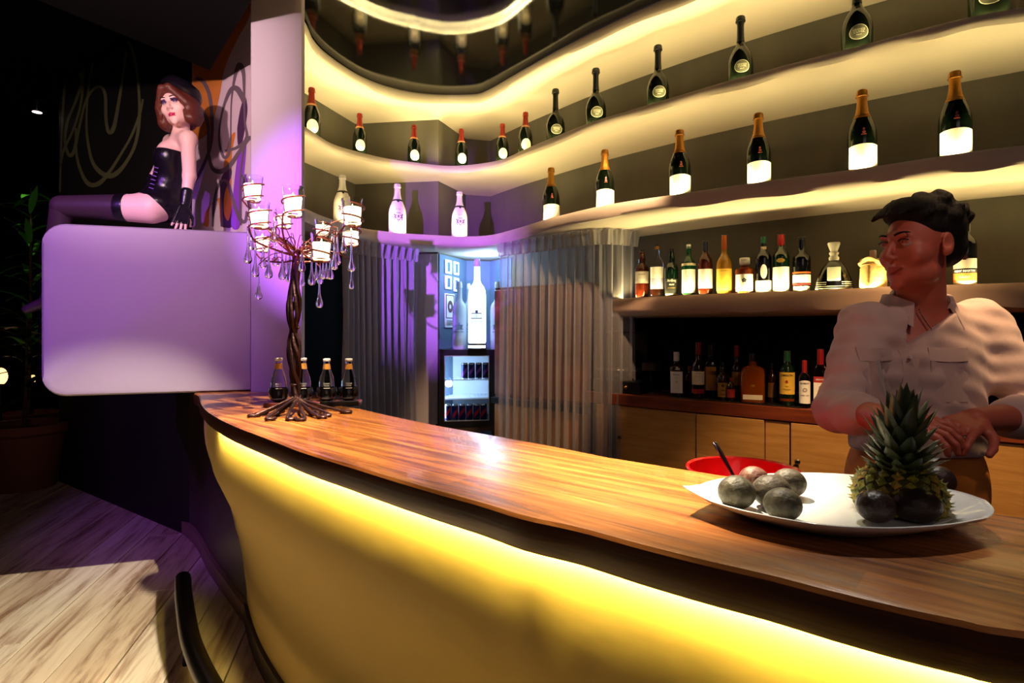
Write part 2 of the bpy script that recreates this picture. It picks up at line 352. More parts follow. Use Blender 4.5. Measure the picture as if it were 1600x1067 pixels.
# pillar at the end of the bar
mb = MB(); pl = [(-1.37,3.02),(-1.352,2.985),(-1.12,2.955),(-1.085,2.97),(-1.08,3.0),(-1.375,3.74),(-1.57,3.74),(-1.50,3.38)]
vs = [(x,y,z) for z in (0,3.7) for x,y in pl]; N = len(pl)
mb.add(vs, [tuple(range(N-1,-1,-1)), tuple(range(N,2*N))]+[(i,(i+1)%N,N+(i+1)%N,N+i) for i in range(N)])
struct(mb.build('wall_pillar', PLASTER2, angle=50))

# the raised plaster block the performer sits on
t = thing('raised_platform', 'white plaster block with rounded left corners lit violet under the seated performer', 'platform', (-1.8,3.3,1.10))
A, B = np.array((-2.235,2.72)), np.array((-1.40,2.98)); d = (B-A)/np.linalg.norm(B-A); nb = np.array((-d[1], d[0])); LN = np.linalg.norm(B-A); DEP = .62
mb = MB(); rr = .10; prof = []
def rrect(L, z0, z1, r, n=6):
    out = [(L, z0), (L, z1)]
    out += [(r-r*math.sin(a), z1-r+r*math.cos(a)) for a in [math.pi/2*k/n for k in range(n+1)]]
    out += [(r-r*math.cos(a), z0+r-r*math.sin(a)) for a in [math.pi/2*k/n for k in range(n+1)]]
    return out
rings = []
for (ins, dep) in ((.03, 0), (.009, .009), (0, .03), (0, DEP)):
    ring = [(ins if u < 1e-6 else u, z) for u, z in rrect(LN+.05, 0, .83, rr)]
    c = (LN/2, .415); ring = [(u+(c[0]-u)*ins/.5, z+(c[1]-z)*ins/.42) for u, z in ring]
    rings.append([(*(A+d*u+nb*dep-np.array((-1.8,3.3))), z) for u, z in ring])
K = len(rings[0]); fs = [tuple(range(K)), tuple(range(4*K-1, 3*K-1, -1))]
for r_ in range(3):
    for k in range(K): fs.append((r_*K+k, r_*K+(k+1)%K, (r_+1)*K+(k+1)%K, (r_+1)*K+k))
mb.add(sum(rings, []), fs); mb.build('block', PLASTER2, t, angle=35)
# low dark wall carrying it, and its baseboard
base = smooth_pts([(-4.5,6.6),(-4.42,5.68)], 1)+smooth_pts([(-4.42,5.68),(-2.8,4.45),(-2.18,3.92),(-1.76,3.38),(-1.50,3.06),(-1.32,2.84),(-1.16,2.68),(-1.0,2.54)], 6)[1:]
mb = MB(); off = offset(base, .35)
for z in (0, 1.09): mb.v += [(p[0],p[1],z) for p in base]
n = len(base); 
for k in range(n-1): mb.f.append((k,k+1,n+k+1,n+k)); mb.mi.append(0)
mb.v += [(p[0],p[1],1.09) for p in off]
for k in range(n-1): mb.f.append((n+k,n+k+1,2*n+k+1,2*n+k)); mb.mi.append(0)
struct(mb.build('wall_low', mat('low_wall', (44,34,34), .35), angle=50))

# ---------------------------------------------------------------- bar counter
front = smooth_pts([(-1.62,2.93)]+trace([(310,617),(313,627),(321,638),(341,651),(369,664),(420,683),(472,703),(541,724),(609,745),(678,765),(747,784),(816,805),(900,823),(1000,850),(1100,875),(1200,898),(1300,924),(1400,948),(1500,969),(1600,987)], ZB)+[(.78,.55),(1.1,.5)], 4)
rear = trace([(1600,809),(1540,802),(1330,772),(1120,742),(950,715),(850,695),(682,665),(610,650),(562,639)], ZB)
rear = [np.array((1.6,.62)),np.array((1.25,.79))]+rear+[np.array((-.66,2.36)),np.array((-.78,2.47)),np.array((-1.05,2.97)),np.array((-1.6,3.02))]
bar = thing('bar_counter', 'long curved bar counter with dark wooden top and glowing yellow plaster front', 'counter', (0,1.6,0))
def outline_slab(name, fr, rr_, z0, z1, mats, parent, org, rnd=.02):
    """slab between a front and a rear plan line, the front edge rounded"""
    mb = MB(); nf = len(fr)
    ins = [(0.0, rnd)]; prof = [(rnd*1.0, z1), (rnd*.35, z1-rnd*.12), (rnd*.08, z1-rnd*.4), (0, z1-rnd), (0, z0+rnd*.6), (rnd*.4, z0)]
    rows = []
    for dd, z in prof:
        q = offset(fr, dd); rows.append([(p[0]-org[0], p[1]-org[1], z) for p in q])
    for r_ in rows: mb.v += r_
    for i in range(len(rows)-1):
        for k in range(nf-1): mb.f.append((i*nf+k, i*nf+k+1, (i+1)*nf+k+1, (i+1)*nf+k)); mb.mi.append(1 if i >= 2 else 0)
    top = list(range(nf)); bot = [5*nf+k for k in range(nf)]
    o = len(mb.v); mb.v += [(p[0]-org[0],p[1]-org[1],z1) for p in rr_]; m_ = len(rr_); mb.v += [(p[0]-org[0],p[1]-org[1],z0) for p in rr_]
    mb.f.append(tuple(top+[o+k for k in range(m_)])); mb.mi.append(0)
    mb.f.append(tuple(bot+[o+m_+k for k in range(m_)])[::-1]); mb.mi.append(1)
    for k in range(m_-1): mb.f.append((o+k, o+k+1, o+m_+k+1, o+m_+k)); mb.mi.append(1)
    return mb.build(name, mats, parent, angle=35)
outline_slab('countertop', front, rear, ZB-.064, ZB, [BARWOOD, EDGEWOOD], bar, (0,1.6), .02)
# plaster front: bulges out below the light, then runs back to the foot
prof = [(.030,1.036),(.030,1.0),(.030,.92),(.036,.85),(.052,.78),(.082,.71),(.112,.64),(.142,.55),(.167,.44),(.187,.32),(.202,.17),(.21,.0)]
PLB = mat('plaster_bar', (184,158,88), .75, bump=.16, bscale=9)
fr2 = front[3:]
mb = MB(); rows = [offset(fr2, dd) for dd, z in prof]; nf = len(fr2)
for (dd, z), r_ in zip(prof, rows): mb.v += [(p[0], p[1]-1.6, z) for p in r_]
for i in range(len(prof)-1):
    for k in range(nf-1): mb.f.append((i*nf+k, i*nf+k+1, (i+1)*nf+k+1, (i+1)*nf+k)); mb.mi.append(0)
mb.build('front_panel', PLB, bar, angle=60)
st = offset(front, .012)[14:]; mb = MB(); q = offset(front, .024)[14:]
mb.add([(p[0],p[1]-1.6,1.0345) for p in st]+[(p[0],p[1]-1.6,1.0345) for p in q], [(k,k+1,len(st)+k+1,len(st)+k) for k in range(len(st)-1)])
mb.build('led_strip', LEDB, bar, smooth=False)
mb = MB(); q0, q1 = offset(front, .19)[3:], offset(front, .212)[3:]; nf = len(q0)
for p, z in ((q0,0),(q0,.09),(q1,.09)): mb.v += [(a[0],a[1]-1.6,z) for a in p]
for i in range(2):
    for k in range(nf-1): mb.f.append((i*nf+k,i*nf+k+1,(i+1)*nf+k+1,(i+1)*nf+k)); mb.mi.append(0)
mb.build('kick_board', mat('kick', (52,40,38), .5), bar, angle=50)
# back of the bar and the lower work shelf on the bartender's side
wr = [np.array(p) for p in rear[:9]]; win = offset(wr, -.30)      # rear runs to -x, so negative = away from the customers
wr2 = offset(wr, .03)
mb = MB(); m_ = len(wr)
for p, z in ((wr2, 1.036), (wr2, .95), (win, .95), (win, .0)): mb.v += [(a[0], a[1]-1.6, z) for a in p]
for i in range(3):
    for k in range(m_-1): mb.f.append((i*m_+k, i*m_+k+1, (i+1)*m_+k+1, (i+1)*m_+k)); mb.mi.append(0)
mb.build('work_shelf', mat('steel_dark', (70,66,62), .35, metal=.8), bar, angle=30)
# foot rail
t = thing('foot_rail', 'black foot rail curving along the foot of the bar', 'rail', (-1.3,2.4,0))
fr = offset(front, -.03)
path = smooth_pts([(-1.60,2.80,.21),(-1.45,2.55,.21),(-1.22,2.2,.21),(-.95,1.87,.21),(-.6,1.5,.21),(-.2,1.15,.21)], 6)
mb = MB(); mb.tube([Vector(p)-Vector((-1.3,2.4,0)) for p in path], .036, 12); mb.build('rail', mat('rail_black', (12,10,12), .3, metal=.4), t)
for k in (8, 22):
    p = path[k]; mb = MB(); mb.tube([Vector((p[0]+1.3,p[1]-2.4,.0)), Vector((p[0]+1.3,p[1]-2.4,.2))], .014, 8); mb.build('post', _M['rail_black'], t)
# baseboards of the low wall
mb = MB(); n = len(base); q0 = offset(base, -.018)
for p, z in ((q0,0),(q0,.085),(base,.095)): mb.v += [(a[0],a[1],z) for a in p]
for i in range(2):
    for k in range(n-1): mb.f.append((i*n+k,i*n+k+1,(i+1)*n+k+1,(i+1)*n+k)); mb.mi.append(0)
struct(mb.build('baseboard_low', mat('skirting', (120,92,84), .45), angle=60))

# ---------------------------------------------------------------- wall shelves
XS = sorted(set([440+8*i for i in range(90)]+[685,728,766,555]+[1160+20*i for i in range(38)]))
def shelf(name, label, cv, ztop, thick, xs, org, led=True, zrear=None, top_open=True, nose=.028, endcap=False, fmat=None, seed=1):
    """cantilevered plaster shelf: low lip, channel with a light strip, rounded nose, hand-plastered underside"""
    rnd = random.Random(seed); t = thing(name, label, 'shelf', (org[0], org[1], ztop)); zb = ztop-thick; zr = zrear if zrear else zb
    F = [(x, on_curve(cv, x)) for x in xs]; Fc = [f[1] for f in F]; Bc = [on_curve(wallc, x) for x in xs]
    rows = []; nx = len(xs)
    prof = [(.075, ztop-.014), (.0445, ztop-.014), (.0445, ztop+.0012), (.0395, ztop+.0012), (.0385, ztop-.014), (.026, ztop-.014), (.024, ztop), (.010, ztop), (.002, ztop-.010), (0, ztop-.03), (0, zb+nose), (.006, zb+nose*.45), (.022, zb+.008), (.05, zb)]
    for j, (dd, z) in enumerate(prof):
        q = offset(Fc, dd); row = []
        for i, p in enumerate(q):
            wob = (.006*math.sin(xs[i]*.043+seed)+.005*math.sin(xs[i]*.017+seed*2)) if 9 <= j <= 11 else 0
            row.append((p[0]-org[0], p[1]-org[1], z-ztop+wob))
        rows.append(row)
    # rear of the underside and of the top, at the wall
    def back(z, frac): return [(Fc[i][0]+(Bc[i][0]-Fc[i][0])*frac-org[0], Fc[i][1]+(Bc[i][1]-Fc[i][1])*frac-org[1], z-ztop) for i in range(nx)]
    und = [back(zb-.006+.008*math.sin(1), .45), back(zr, 1.03)]
    rows = [back(ztop-.014, 1.03)]+rows+und
    mb = MB()
    for r_ in rows: mb.v += r_
    for i in range(len(rows)-1):
        for k in range(nx-1): mb.f.append((i*nx+k, i*nx+k+1, (i+1)*nx+k+1, (i+1)*nx+k)); mb.mi.append(0)
    if endcap: mb.f.append(tuple(i*nx for i in range(len(rows)))); mb.mi.append(0)
    mb.build('board', fmat or PLASTER, t, angle=45)
    if led:
        a, b = offset(Fc, .0285), offset(Fc, .0365); m2 = MB()
        m2.add([(p[0]-org[0],p[1]-org[1],-.0045) for p in a]+[(p[0]-org[0],p[1]-org[1],-.0045) for p in b], [(k,k+1,nx+k+1,nx+k) for k in range(nx-1)])
        m2.build('led_strip', LED, t, smooth=False)
    return t
shelf('wall_shelf', 'curved plaster cornice under the black ceiling, topmost of the shelves', rim, Z1+.004, .085, XS, (0,4.4), led=False, zrear=3.11, seed=3)
shelf('wall_shelf', 'curved plaster shelf with red-topped and black bottles, second from the top', sh2, Z2, .065, XS, (0,4.4), zrear=2.615, seed=5)
shelf('wall_shelf', 'curved plaster shelf with gold-topped and white bottles, just above the curtains', sh3, Z3, .085, XS, (0,4.3), zrear=2.045, seed=8)
s4 = smooth_pts([(.655,3.86),(.60,3.70),(.585,3.60)]+trace([(957,466.5),(979,465.5),(1060,461.5),(1132,458.3),(1200,456),(1260,454),(1340,450),(1400,447),(1600,441)], Z4)+[(2.6,1.9),(3.1,1.62)], 5)
s4x = [956,958,962,968,975,985]+[1000+15*i for i in range(60)]
shelf('wall_shelf', 'thick low plaster shelf with the spirit bottles behind the bartender', s4[8:], Z4, .11, s4x, (1.6,2.9), nose=.04, zrear=1.495, endcap=True, seed=11, fmat=mat('plaster_low', (190,160,138), .7, bump=.2, bscale=9))
# ---------------------------------------------------------------- bottles
GDARK = mat('bottle_green_black', (6,13,6), .08, coat=.35)
GBLK = mat('bottle_black', (8,8,8), .12, coat=.5)
GCLEAR = mat('bottle_clear', (235,240,240), .03, trans=1, ior=1.35)
def liquid(name, rgb, es=0): return mat(name, rgb, .05, trans=.55, ior=1.3, coat=.5)
WHITE = mat('label_white', (240,236,222), .6)
INK = mat('ink', (30,26,30), .6)
MESHES = {}
def cyl_patch(mb, R, z0, z1, a, p=1.0, mi=0, arch=0, n=14, lift=.0012, sx=1, sy=1):
    """label wrapped round the front (-Y); arch = raised top edge at the middle"""
    vs = []; m = 5
    for i in range(m+1):
        for k in range(n+1):
            u = -1+2*k/n; t = -math.pi/2+a*u; zt = z1+arch*(1-u*u); ca, sa = math.cos(t), math.sin(t)
            if p != 1: ca = math.copysign(abs(ca)**p, ca); sa = math.copysign(abs(sa)**p, sa)
            rr = R+lift; vs.append((rr*ca*sx, rr*sa*sy, z0+(zt-z0)*i/m))
    mb.add(vs, [(i*(n+1)+k, i*(n+1)+k+1, (i+1)*(n+1)+k+1, (i+1)*(n+1)+k) for i in range(m) for k in range(n)], mi)
def cyl_disc(mb, Rf, zc, ru, rv, mi=0, n=24, lift=.0012, inner=0):
    vs = []; rings = (inner, .5+inner/2, 1) if inner else (0, .35, .7, 1)
    for q in rings:
        for k in range(n):
            t = 2*math.pi*k/n; u = math.cos(t)*ru*q; v = math.sin(t)*rv*q; R = Rf(zc+v)+lift; a = u/R
            vs.append((R*math.sin(a), -R*math.cos(a), zc+v))
    mb.add(vs, [(i*n+k, i*n+(k+1)%n, (i+1)*n+(k+1)%n, (i+1)*n+k) for i in range(len(rings)-1) for k in range(n)], mi)
def prof_r(prof): 
    zz = [p[1] for p in prof]; rr = [p[0] for p in prof]
    return lambda z: float(np.interp(z, zz, rr))
def face_cam(x, y): return math.atan2(y, x)-math.pi/2       # turns local -Y to the camera side of the room
def part(key, builder, name, mats, root, angle=40):
    if key not in MESHES:
        mb = MB(); builder(mb); MESHES[key] = mb.mesh(name, mats, True, angle)
    return ob(name, MESHES[key], root)

CH = [(.0,.0),(.88,.0),(.98,.012),(1,.03),(1,.40),(.985,.46),(.93,.52),(.82,.58),(.68,.635),(.53,.69),(.42,.74),(.355,.79),(.325,.85),(.31,.93),(.35,.935),(.35,.955),(.31,.96),(.31,.985),(.27,1),(0,1)]
PREST = [(.0,.0),(.86,.0),(.97,.012),(1,.04),(1.02,.18),(1.03,.30),(.98,.38),(.84,.46),(.62,.53),(.42,.58),(.31,.63),(.27,.72),(.255,.90),(.30,.905),(.30,.93),(.27,.94),(.29,.98),(.24,1),(0,1)]
def champagne(kind, x, cv, zbase, y_top, label, group, dback=.103, rfac=.155):
    c = offset(cv, dback); p = on_curve(c, x); H = EYE+(HOR-y_top)/FPX*p[1]-zbase; R = H*rfac
    H0 = .36; R0 = H0*rfac; s = H/H0
    t = thing('champagne_bottle', label, 'bottle', (p[0], p[1], zbase), face_cam(p[0], p[1])+.12, group); t.scale = (s,)*3
    pr = PREST if kind == 'black' else CH
    P_ = [(r*R0, z*H0) for r, z in pr]; rf = prof_r(P_)
    cut = .70 if kind != 'black' else .64
    body = {'gold': GDARK, 'red': GDARK, 'black': mat('bottle_olive_dark', (8,12,6), .12, coat=.15, spec=.3), 'silver': mat('bottle_white', (226,218,214), .3)}[kind]
    part(('body', kind, rfac), lambda mb: mb.lathe([q for q in P_ if q[1] <= H0*.93], 28), 'glass_body', body, t)
    foil = {'gold': mat('foil_gold', (206,140,48), .32, metal=.75, bump=.4, bscale=300), 'red': mat('foil_red', (150,44,30), .35, metal=.6, bump=.3, bscale=300), 'black': mat('foil_black', (14,14,14), .4), 'silver': mat('foil_white', (225,220,216), .3, metal=.4)}[kind]
    def fb(mb):
        q = [(rf(z*H0)*1.05+.0006, z*H0) for z in np.linspace(cut, .925, 8)]
        q += [(.40*R0,.928*H0),(.415*R0,.94*H0),(.39*R0,.955*H0),(.385*R0,.985*H0),(.33*R0,1.003*H0),(.1*R0,1.008*H0),(0,1.008*H0)]
        if kind == 'gold':
            for z in (.70,.715,.735): q.insert(0, (rf(z*H0)*1.0, z*H0))
            q.sort(key=lambda e: e[1])
        mb.lathe(q, 24)
    part(('foil', kind, rfac), fb, 'neck_foil', foil, t)
    def wire(mb):
        for k in range(4):
            a = math.pi/4+k*math.pi/2; r = .40*R0
            mb.tube([(r*math.cos(a)*1.02, r*math.sin(a)*1.02, .925*H0),(r*math.cos(a), r*math.sin(a), .985*H0),(0,0,1.012*H0)], .0009, 5)
        mb.tube([(.43*R0*math.cos(a), .43*R0*math.sin(a), .93*H0) for a in np.linspace(0, 2*math.pi, 20)], .001, 5)
    if kind in ('gold','red'): part(('wire', kind), wire, 'wire_cage', mat('wire_dark', (90,60,30), .35, metal=.8), t)
    if kind == 'gold':
        def bands(mb):
            for z in (.668,.684,.70): mb.lathe([(rf(z*H0)+.0008, z*H0),(rf((z+.006)*H0)+.0014, (z+.006)*H0),(rf((z+.010)*H0)+.0006,(z+.010)*H0)], 24)
        part(('bands', rfac), bands, 'neck_band', foil, t)
        part(('label', kind, rfac), lambda mb: cyl_patch(mb, R0, .05*H0, .325*H0, 1.12, arch=.006), 'label', WHITE, t)
        def seal(mb):
            mb_r = rf(.50*H0)
            cyl_disc(mb, rf, .475*H0, .007, .006, n=14); cyl_disc(mb, rf, .512*H0, .0045, .006, n=12); cyl_patch(mb, rf(.45*H0), .443*H0, .452*H0, .17, lift=.0016)
        part(('seal', rfac), seal, 'crest_seal', mat('seal_red', (150,70,52), .5), t)
    elif kind == 'red':
        def coll(mb): mb.lathe([(rf(.66*H0)+.001,.66*H0),(rf(.675*H0)+.0016,.675*H0),(rf(.70*H0)+.0014,.70*H0)], 24)
        part(('collar', rfac), coll, 'neck_collar', mat('collar_peach', (226,160,110), .5), t)
        part(('label', kind, rfac), lambda mb: cyl_disc(mb, rf, .255*H0, .040, .046), 'label', mat('label_cream', (232,214,178), .6), t)
        def prn(mb):
            for k, (z, l) in enumerate(((.30,.024),(.27,.034),(.245,.030),(.215,.022))): cyl_patch(mb, R0, z*H0, z*H0+.0022, l/R0*.6, lift=.0022)
        part(('print', kind), prn, 'label_print', mat('print_tan', (176,140,96), .6), t)
    elif kind == 'black':
        def lab(mb): cyl_disc(mb, rf, .235*H0, .034, .029)
        def lab2(mb):
            cyl_disc(mb, rf, .235*H0, .037, .032, inner=.93, lift=.002); text_cyl(mb, 'GRANDE', .011, R0*1.02, .262*H0, lift=.003); text_cyl(mb, 'CUVÉE', .013, R0*1.02, .234*H0, lift=.003); text_cyl(mb, 'BRUT', .008, R0*1.02, .200*H0, lift=.003)
        part(('label', kind, rfac), lab, 'label', mat('label_olive', (70,70,52), .6), t)
        part(('lettering', kind, rfac), lab2, 'label_print', mat('print_silver', (176,172,150), .4), t)
        def med(mb):
            mb.box(-.008,.008,-rf(.56*H0)-.0012,-rf(.56*H0)+.004,.545*H0,.585*H0)
        part(('medal', kind), med, 'neck_seal', mat('seal_dark', (60,52,34), .4, metal=.5), t)
    else:
        def coll(mb): mb.lathe([(rf(.665*H0)+.001,.665*H0),(rf(.68*H0)+.002,.68*H0),(rf(.715*H0)+.0016,.715*H0)], 24); cyl_disc(mb, rf, .665*H0, .008, .011, n=12, lift=.003)
        part(('collar', kind, rfac), coll, 'neck_collar', INK, t)
        def crest(mb):
            R = R0
            for sg in (-1, 1):
                cyl_disc(mb, lambda z: R, .36*H0, .004, .012, n=10)
                for (u, z, ru, rv) in ((.022,.36,.005,.012),(.028,.395,.005,.006),(.018,.33,.006,.004),(.029,.335,.003,.008),(.014,.385,.005,.003),(.024,.30,.004,.006)):
                    a = u*sg/R; vs = []
                    for k in range(10):
                        tt = 2*math.pi*k/10; aa = a+math.cos(tt)*ru/R; vs.append(((R+.0016)*math.sin(aa), -(R+.0016)*math.cos(aa), z*H0+math.sin(tt)*rv))
                    mb.add(vs, [tuple(range(10))])
            for (z, w_) in ((.42,.016),(.285,.010),(.26,.006)): cyl_patch(mb, R, z*H0, z*H0+.004, w_/R, lift=.0016)
            cyl_disc(mb, lambda z: R, .33*H0, .011, .018, n=16, inner=.75)
        part(('crest', kind), crest, 'crest_print', mat('print_violet', (96,58,120), .5), t)
        part(('script', kind), lambda mb: (text_cyl(mb, 'Rosé', .016, rf(.52*H0), .50*H0, lift=.0022, rot=.12)), 'script_print', mat('print_violet2', (150,120,170), .5), t)
    return t
G2, G3, G3S = 'red-capped champagne bottles on the second shelf', 'gold-foiled champagne bottles on the third shelf', 'white champagne bottles on the third shelf'
zb2, zb3, zb4 = Z2-.014, Z3-.014, Z4-.014
ordr = ['leftmost, beside the pillar', 'second from the pillar', 'third from the pillar, before the column face', 'just right of the column corner', 'second right of the column corner', 'rightmost, next to the first black-topped bottle']
for x, yt, w_ in zip((487,562,647,721,785,821), (138,178,196,202,194,176), ordr):
    champagne('red', x, sh2, zb2, yt, 'red-capped dark champagne bottle with round cream label, '+w_, G2)
ordr = ['leftmost of the black-topped row', 'second black-topped from the left', 'third black-topped from the left', 'fourth black-topped, above the second gold-topped pair', 'fifth, neck cut by the frame', 'at the upper right frame corner']
for x, yt, w_ in zip((868,931,1028,1157,1339,1545), (140,108,72,27,-40,-115), ordr):
    champagne('black', x, sh2, zb2, yt, 'black long-necked champagne bottle with oval silver label, '+w_, 'black long-necked champagne bottles on the second shelf', rfac=.165)
ordr = ['smallest and leftmost of the gold-topped row', 'second from the left', 'third from the left', 'fourth from the left', 'fifth, above the bartender\'s face', 'rightmost, nearest the frame edge']
for x, yt, w_ in zip((861,945,1062,1185,1347,1492), (263,235,204,178,142,113), ordr):
    champagne('gold', x, sh3, zb3, yt, 'gold-foiled champagne bottle with glowing white label, '+w_, G3, dback=.103)
for x, yt, w_ in zip((535,621,718), (274,288,300), ('leftmost, behind the candle glasses', 'lit violet before the column', 'right of the column corner')):
    champagne('silver', x, sh3, zb3, yt, 'white champagne bottle with dark crest print, '+w_, G3S, rfac=.165)

SHAPES = {
 'round': [(0,0),(.93,0),(1,.02),(1,.60),(.96,.655),(.80,.705),(.52,.755),(.38,.79),(.34,.84),(.33,.93),(.33,.96),(0,.96)],
 'tall': [(0,0),(.93,0),(1,.02),(1,.50),(.96,.56),(.80,.62),(.52,.67),(.38,.71),(.33,.78),(.32,.95),(0,.95)],
 'bulge': [(0,0),(.90,0),(.98,.02),(1,.55),(.97,.61),(.80,.67),(.50,.71),(.46,.74),(.52,.79),(.48,.85),(.38,.89),(.36,.95),(0,.95)],
 'squat': [(0,0),(.95,0),(1,.02),(1,.62),(.93,.70),(.60,.745),(.36,.76),(.34,.85),(0,.85)],
 'shoulder': [(0,0),(.94,0),(1,.02),(1,.58),(.97,.64),(.85,.68),(.55,.72),(.40,.75),(.36,.82),(.36,.95),(0,.95)],
}
def spirit(name, label, group, p, zb, H, R, shape, glass, capm, capz=.84, capr=.42, sq=1.0, labels=(), texts=(), stop=None, sy=1.0, fill=None, seal=False, capt=0):
    t = thing(name, label, 'bottle', (p[0], p[1], zb), face_cam(p[0], p[1])+random.uniform(-.06,.1), group)
    pr = [(r*R, z*H) for r, z in SHAPES[shape]]; rf = prof_r(pr)
    body = [q for q in pr if q[1] <= H*.97]
    if sq == 1: MB().lathe(body, 24, sy=sy).build('glass_body', glass, t)
    else:
        k = [q for q in body if q[1] <= .66*H]; 
        mb = MB(); ns = 32; m = []
        for (r, z) in body:                       # blend from square body to round neck
            f = min(1, max(0, (z/H-.60)/.12)); m.append((r, z, sq+(1-sq)*f, sy+(1-sy)*f))
        vs = []
        for r, z, e, s_ in m:
            for j in range(ns):
                a = 2*math.pi*j/ns; ca, sa = math.cos(a), math.sin(a)
                vs.append((r*math.copysign(abs(ca)**e, ca), r*s_*math.copysign(abs(sa)**e, sa), z))
        mb.add(vs, [(i*ns+j, i*ns+(j+1)%ns, (i+1)*ns+(j+1)%ns, (i+1)*ns+j) for i in range(len(m)-1) for j in range(ns)]); mb.build('glass_body', glass, t)
    if fill:
        fz, fm = fill; q = [(r*.93, min(z+.003, fz*H)) for r, z in body if z < fz*H]; q.append((q[-1][0], fz*H)); q.append((0, fz*H))
        if sq == 1: MB().lathe(q, 20, sy=sy).build('liquid', fm, t)
        else: MB().lathe(q, 28, p=sq, sy=sy*.98).build('liquid', fm, t)
    if stop == 'glass':
        MB().lathe([(.30*R,.80*H),(.34*R,.83*H),(.22*R,.85*H),(.30*R,.90*H),(.36*R,.985*H),(.30*R,1.0*H),(0,1.0*H)], 20).build('stopper', capm, t)
    elif stop == 'flat':
        MB().lathe([(.30*R,.80*H),(.50*R,.83*H),(.53*R,.845*H),(.53*R,.985*H),(.48*R,H),(0,H)], 24).build('stopper', capm, t)
    else:
        cr = capr*R; MB().lathe([(cr*.97,capz*H),(cr,capz*H+.002),(cr,.985*H),(cr*.93,H),(0,H)], 20).build('cap', capm, t)
        if capt: MB().lathe([(cr*1.02,.955*H),(cr*1.06,.96*H),(cr*1.06,.995*H),(cr*.9,1.006*H),(0,1.006*H)], 18).build('cap_top', capt, t)
    if seal:
        mb = MB(); cr = capr*R*1.08; w_ = .0055
        for sg in (-1, 1): mb.add([(sg*cr, -w_, capz*H-.02),(sg*cr, w_, capz*H-.02),(sg*cr, w_, H+.002),(sg*cr, -w_, H+.002)], [(0,1,2,3)])
        mb.add([(-cr,-w_,H+.002),(-cr,w_,H+.002),(cr,w_,H+.002),(cr,-w_,H+.002)], [(0,1,2,3)]); mb.build('tax_strip', WHITE, t, smooth=False)
    for i, (z0, z1, a, m, *ex) in enumerate(labels):
        mb = MB(); R_ = rf((z0+z1)/2*H)
        if ex and ex[0] == 'oval': cyl_disc(mb, lambda z: R_, (z0+z1)/2*H, a*R_, (z1-z0)/2*H)
        elif ex and ex[0] == 'ring': mb.lathe([(rf(z0*H)+.0012,z0*H),(rf(z1*H)+.0012,z1*H)], 24)
        elif sq != 1:
            vs = [(-a*R,-R*sy-.0014,z0*H),(a*R,-R*sy-.0014,z0*H),(a*R,-R*sy-.0014,z1*H),(-a*R,-R*sy-.0014,z1*H)]
            mb.add(vs+[(x,y+.003,z) for x,y,z in vs], [(0,1,2,3),(1,5,6,2),(4,0,3,7),(3,2,6,7)])
        else: cyl_patch(mb, R_, z0*H, z1*H, a, arch=(ex[0] if ex else 0), sy=sy)
        mb.build('label', m, t, smooth=sq == 1)
    if texts:
        mb = {}
        for (s, h, z, m, *ex) in texts:
            q = mb.setdefault(m.name, (m, MB()))[1]
            if sq != 1 or sy != 1: text_flat(q, s, h, Matrix.Translation((0,-R*sy-.0022,z*H)), sx=ex[0] if ex else 1)
            else: text_cyl(q, s, h, R, z*H, sx=ex[0] if ex else 1, lift=.0026)
        for m, q in mb.values(): q.build('label_print', m, t, smooth=False)
    return t
AMB = liquid('whisky_amber', (150,66,18)); AMBD = liquid('whisky_dark', (96,34,14)); GOLDL = liquid('whisky_gold', (205,150,40)); GRN = liquid('glass_green', (12,92,40)); GRND = mat('glass_green_dark', (8,30,14), .06, coat=.6)
BRN = mat('glass_brown_dark', (40,18,10), .08, coat=.6)
CAPBLK = mat('cap_black', (14,12,12), .35); CAPWH = mat('cap_white', (222,218,210), .4); CAPRED = mat('cap_red', (150,24,20), .35); CAPGRN = mat('cap_green', (30,92,50), .4); CAPNAVY = mat('cap_navy', (22,30,52), .35); CAPOR = mat('cap_orange', (170,84,24), .35, metal=.3)
CORK = mat('cork_gold', (190,128,56), .5); LILAC = mat('label_lilac', (190,180,206), .6); CREAM = mat('label_sand', (230,214,176), .6); YEL = mat('label_yellow', (232,186,66), .6); ORNG = mat('label_orange', (226,104,38), .6); GREY = mat('label_grey', (170,160,146), .6); GOLDP = mat('label_gold', (196,150,60), .35, metal=.6); REDL = mat('label_red', (170,40,34), .6)
cv4 = offset(s4[8:], .085)
def s4pos(x): return on_curve(cv4, x)
def hh(x, yt, w_, cvp, zb): 
    p = cvp; H = EYE+(HOR-yt)/FPX*p[1]-zb; c = math.cos(math.atan((x-800)/FPX)); return H, w_/2*p[1]/FPX*c
SG = 'spirit bottles along the lit low shelf'
def S(x, yt, w_, lab, shape, glass, capm, **k):
    p = s4pos(x); H, R = hh(x, yt, w_, p, zb4)
    return spirit(k.pop('name', 'whisky_bottle'), lab, SG, p, zb4, H, R, shape, glass, capm, **k)
S(1003,390,22,'red-brown whisky bottle with grey banded label, leftmost on the low shelf','bulge',AMBD,CORK,capz=.90,capr=.30,capt=CAPBLK,labels=[(.33,.56,1.15,GREY),(.37,.43,1.1,INK)],texts=[('WHISKEY',.011,.50,INK,.9),('12  YEARS',.008,.40,WHITE)])
S(1026.5,381,21,'clear whisky bottle with white and lilac label and gold cork','round',GCLEAR,CORK,capz=.90,capr=.28,capt=CAPBLK,labels=[(.38,.58,1.2,WHITE),(.19,.38,1.2,LILAC)],texts=[('SINGLE',.008,.46,GREY),('MALT',.006,.28,WHITE)],fill=(.18,AMB))
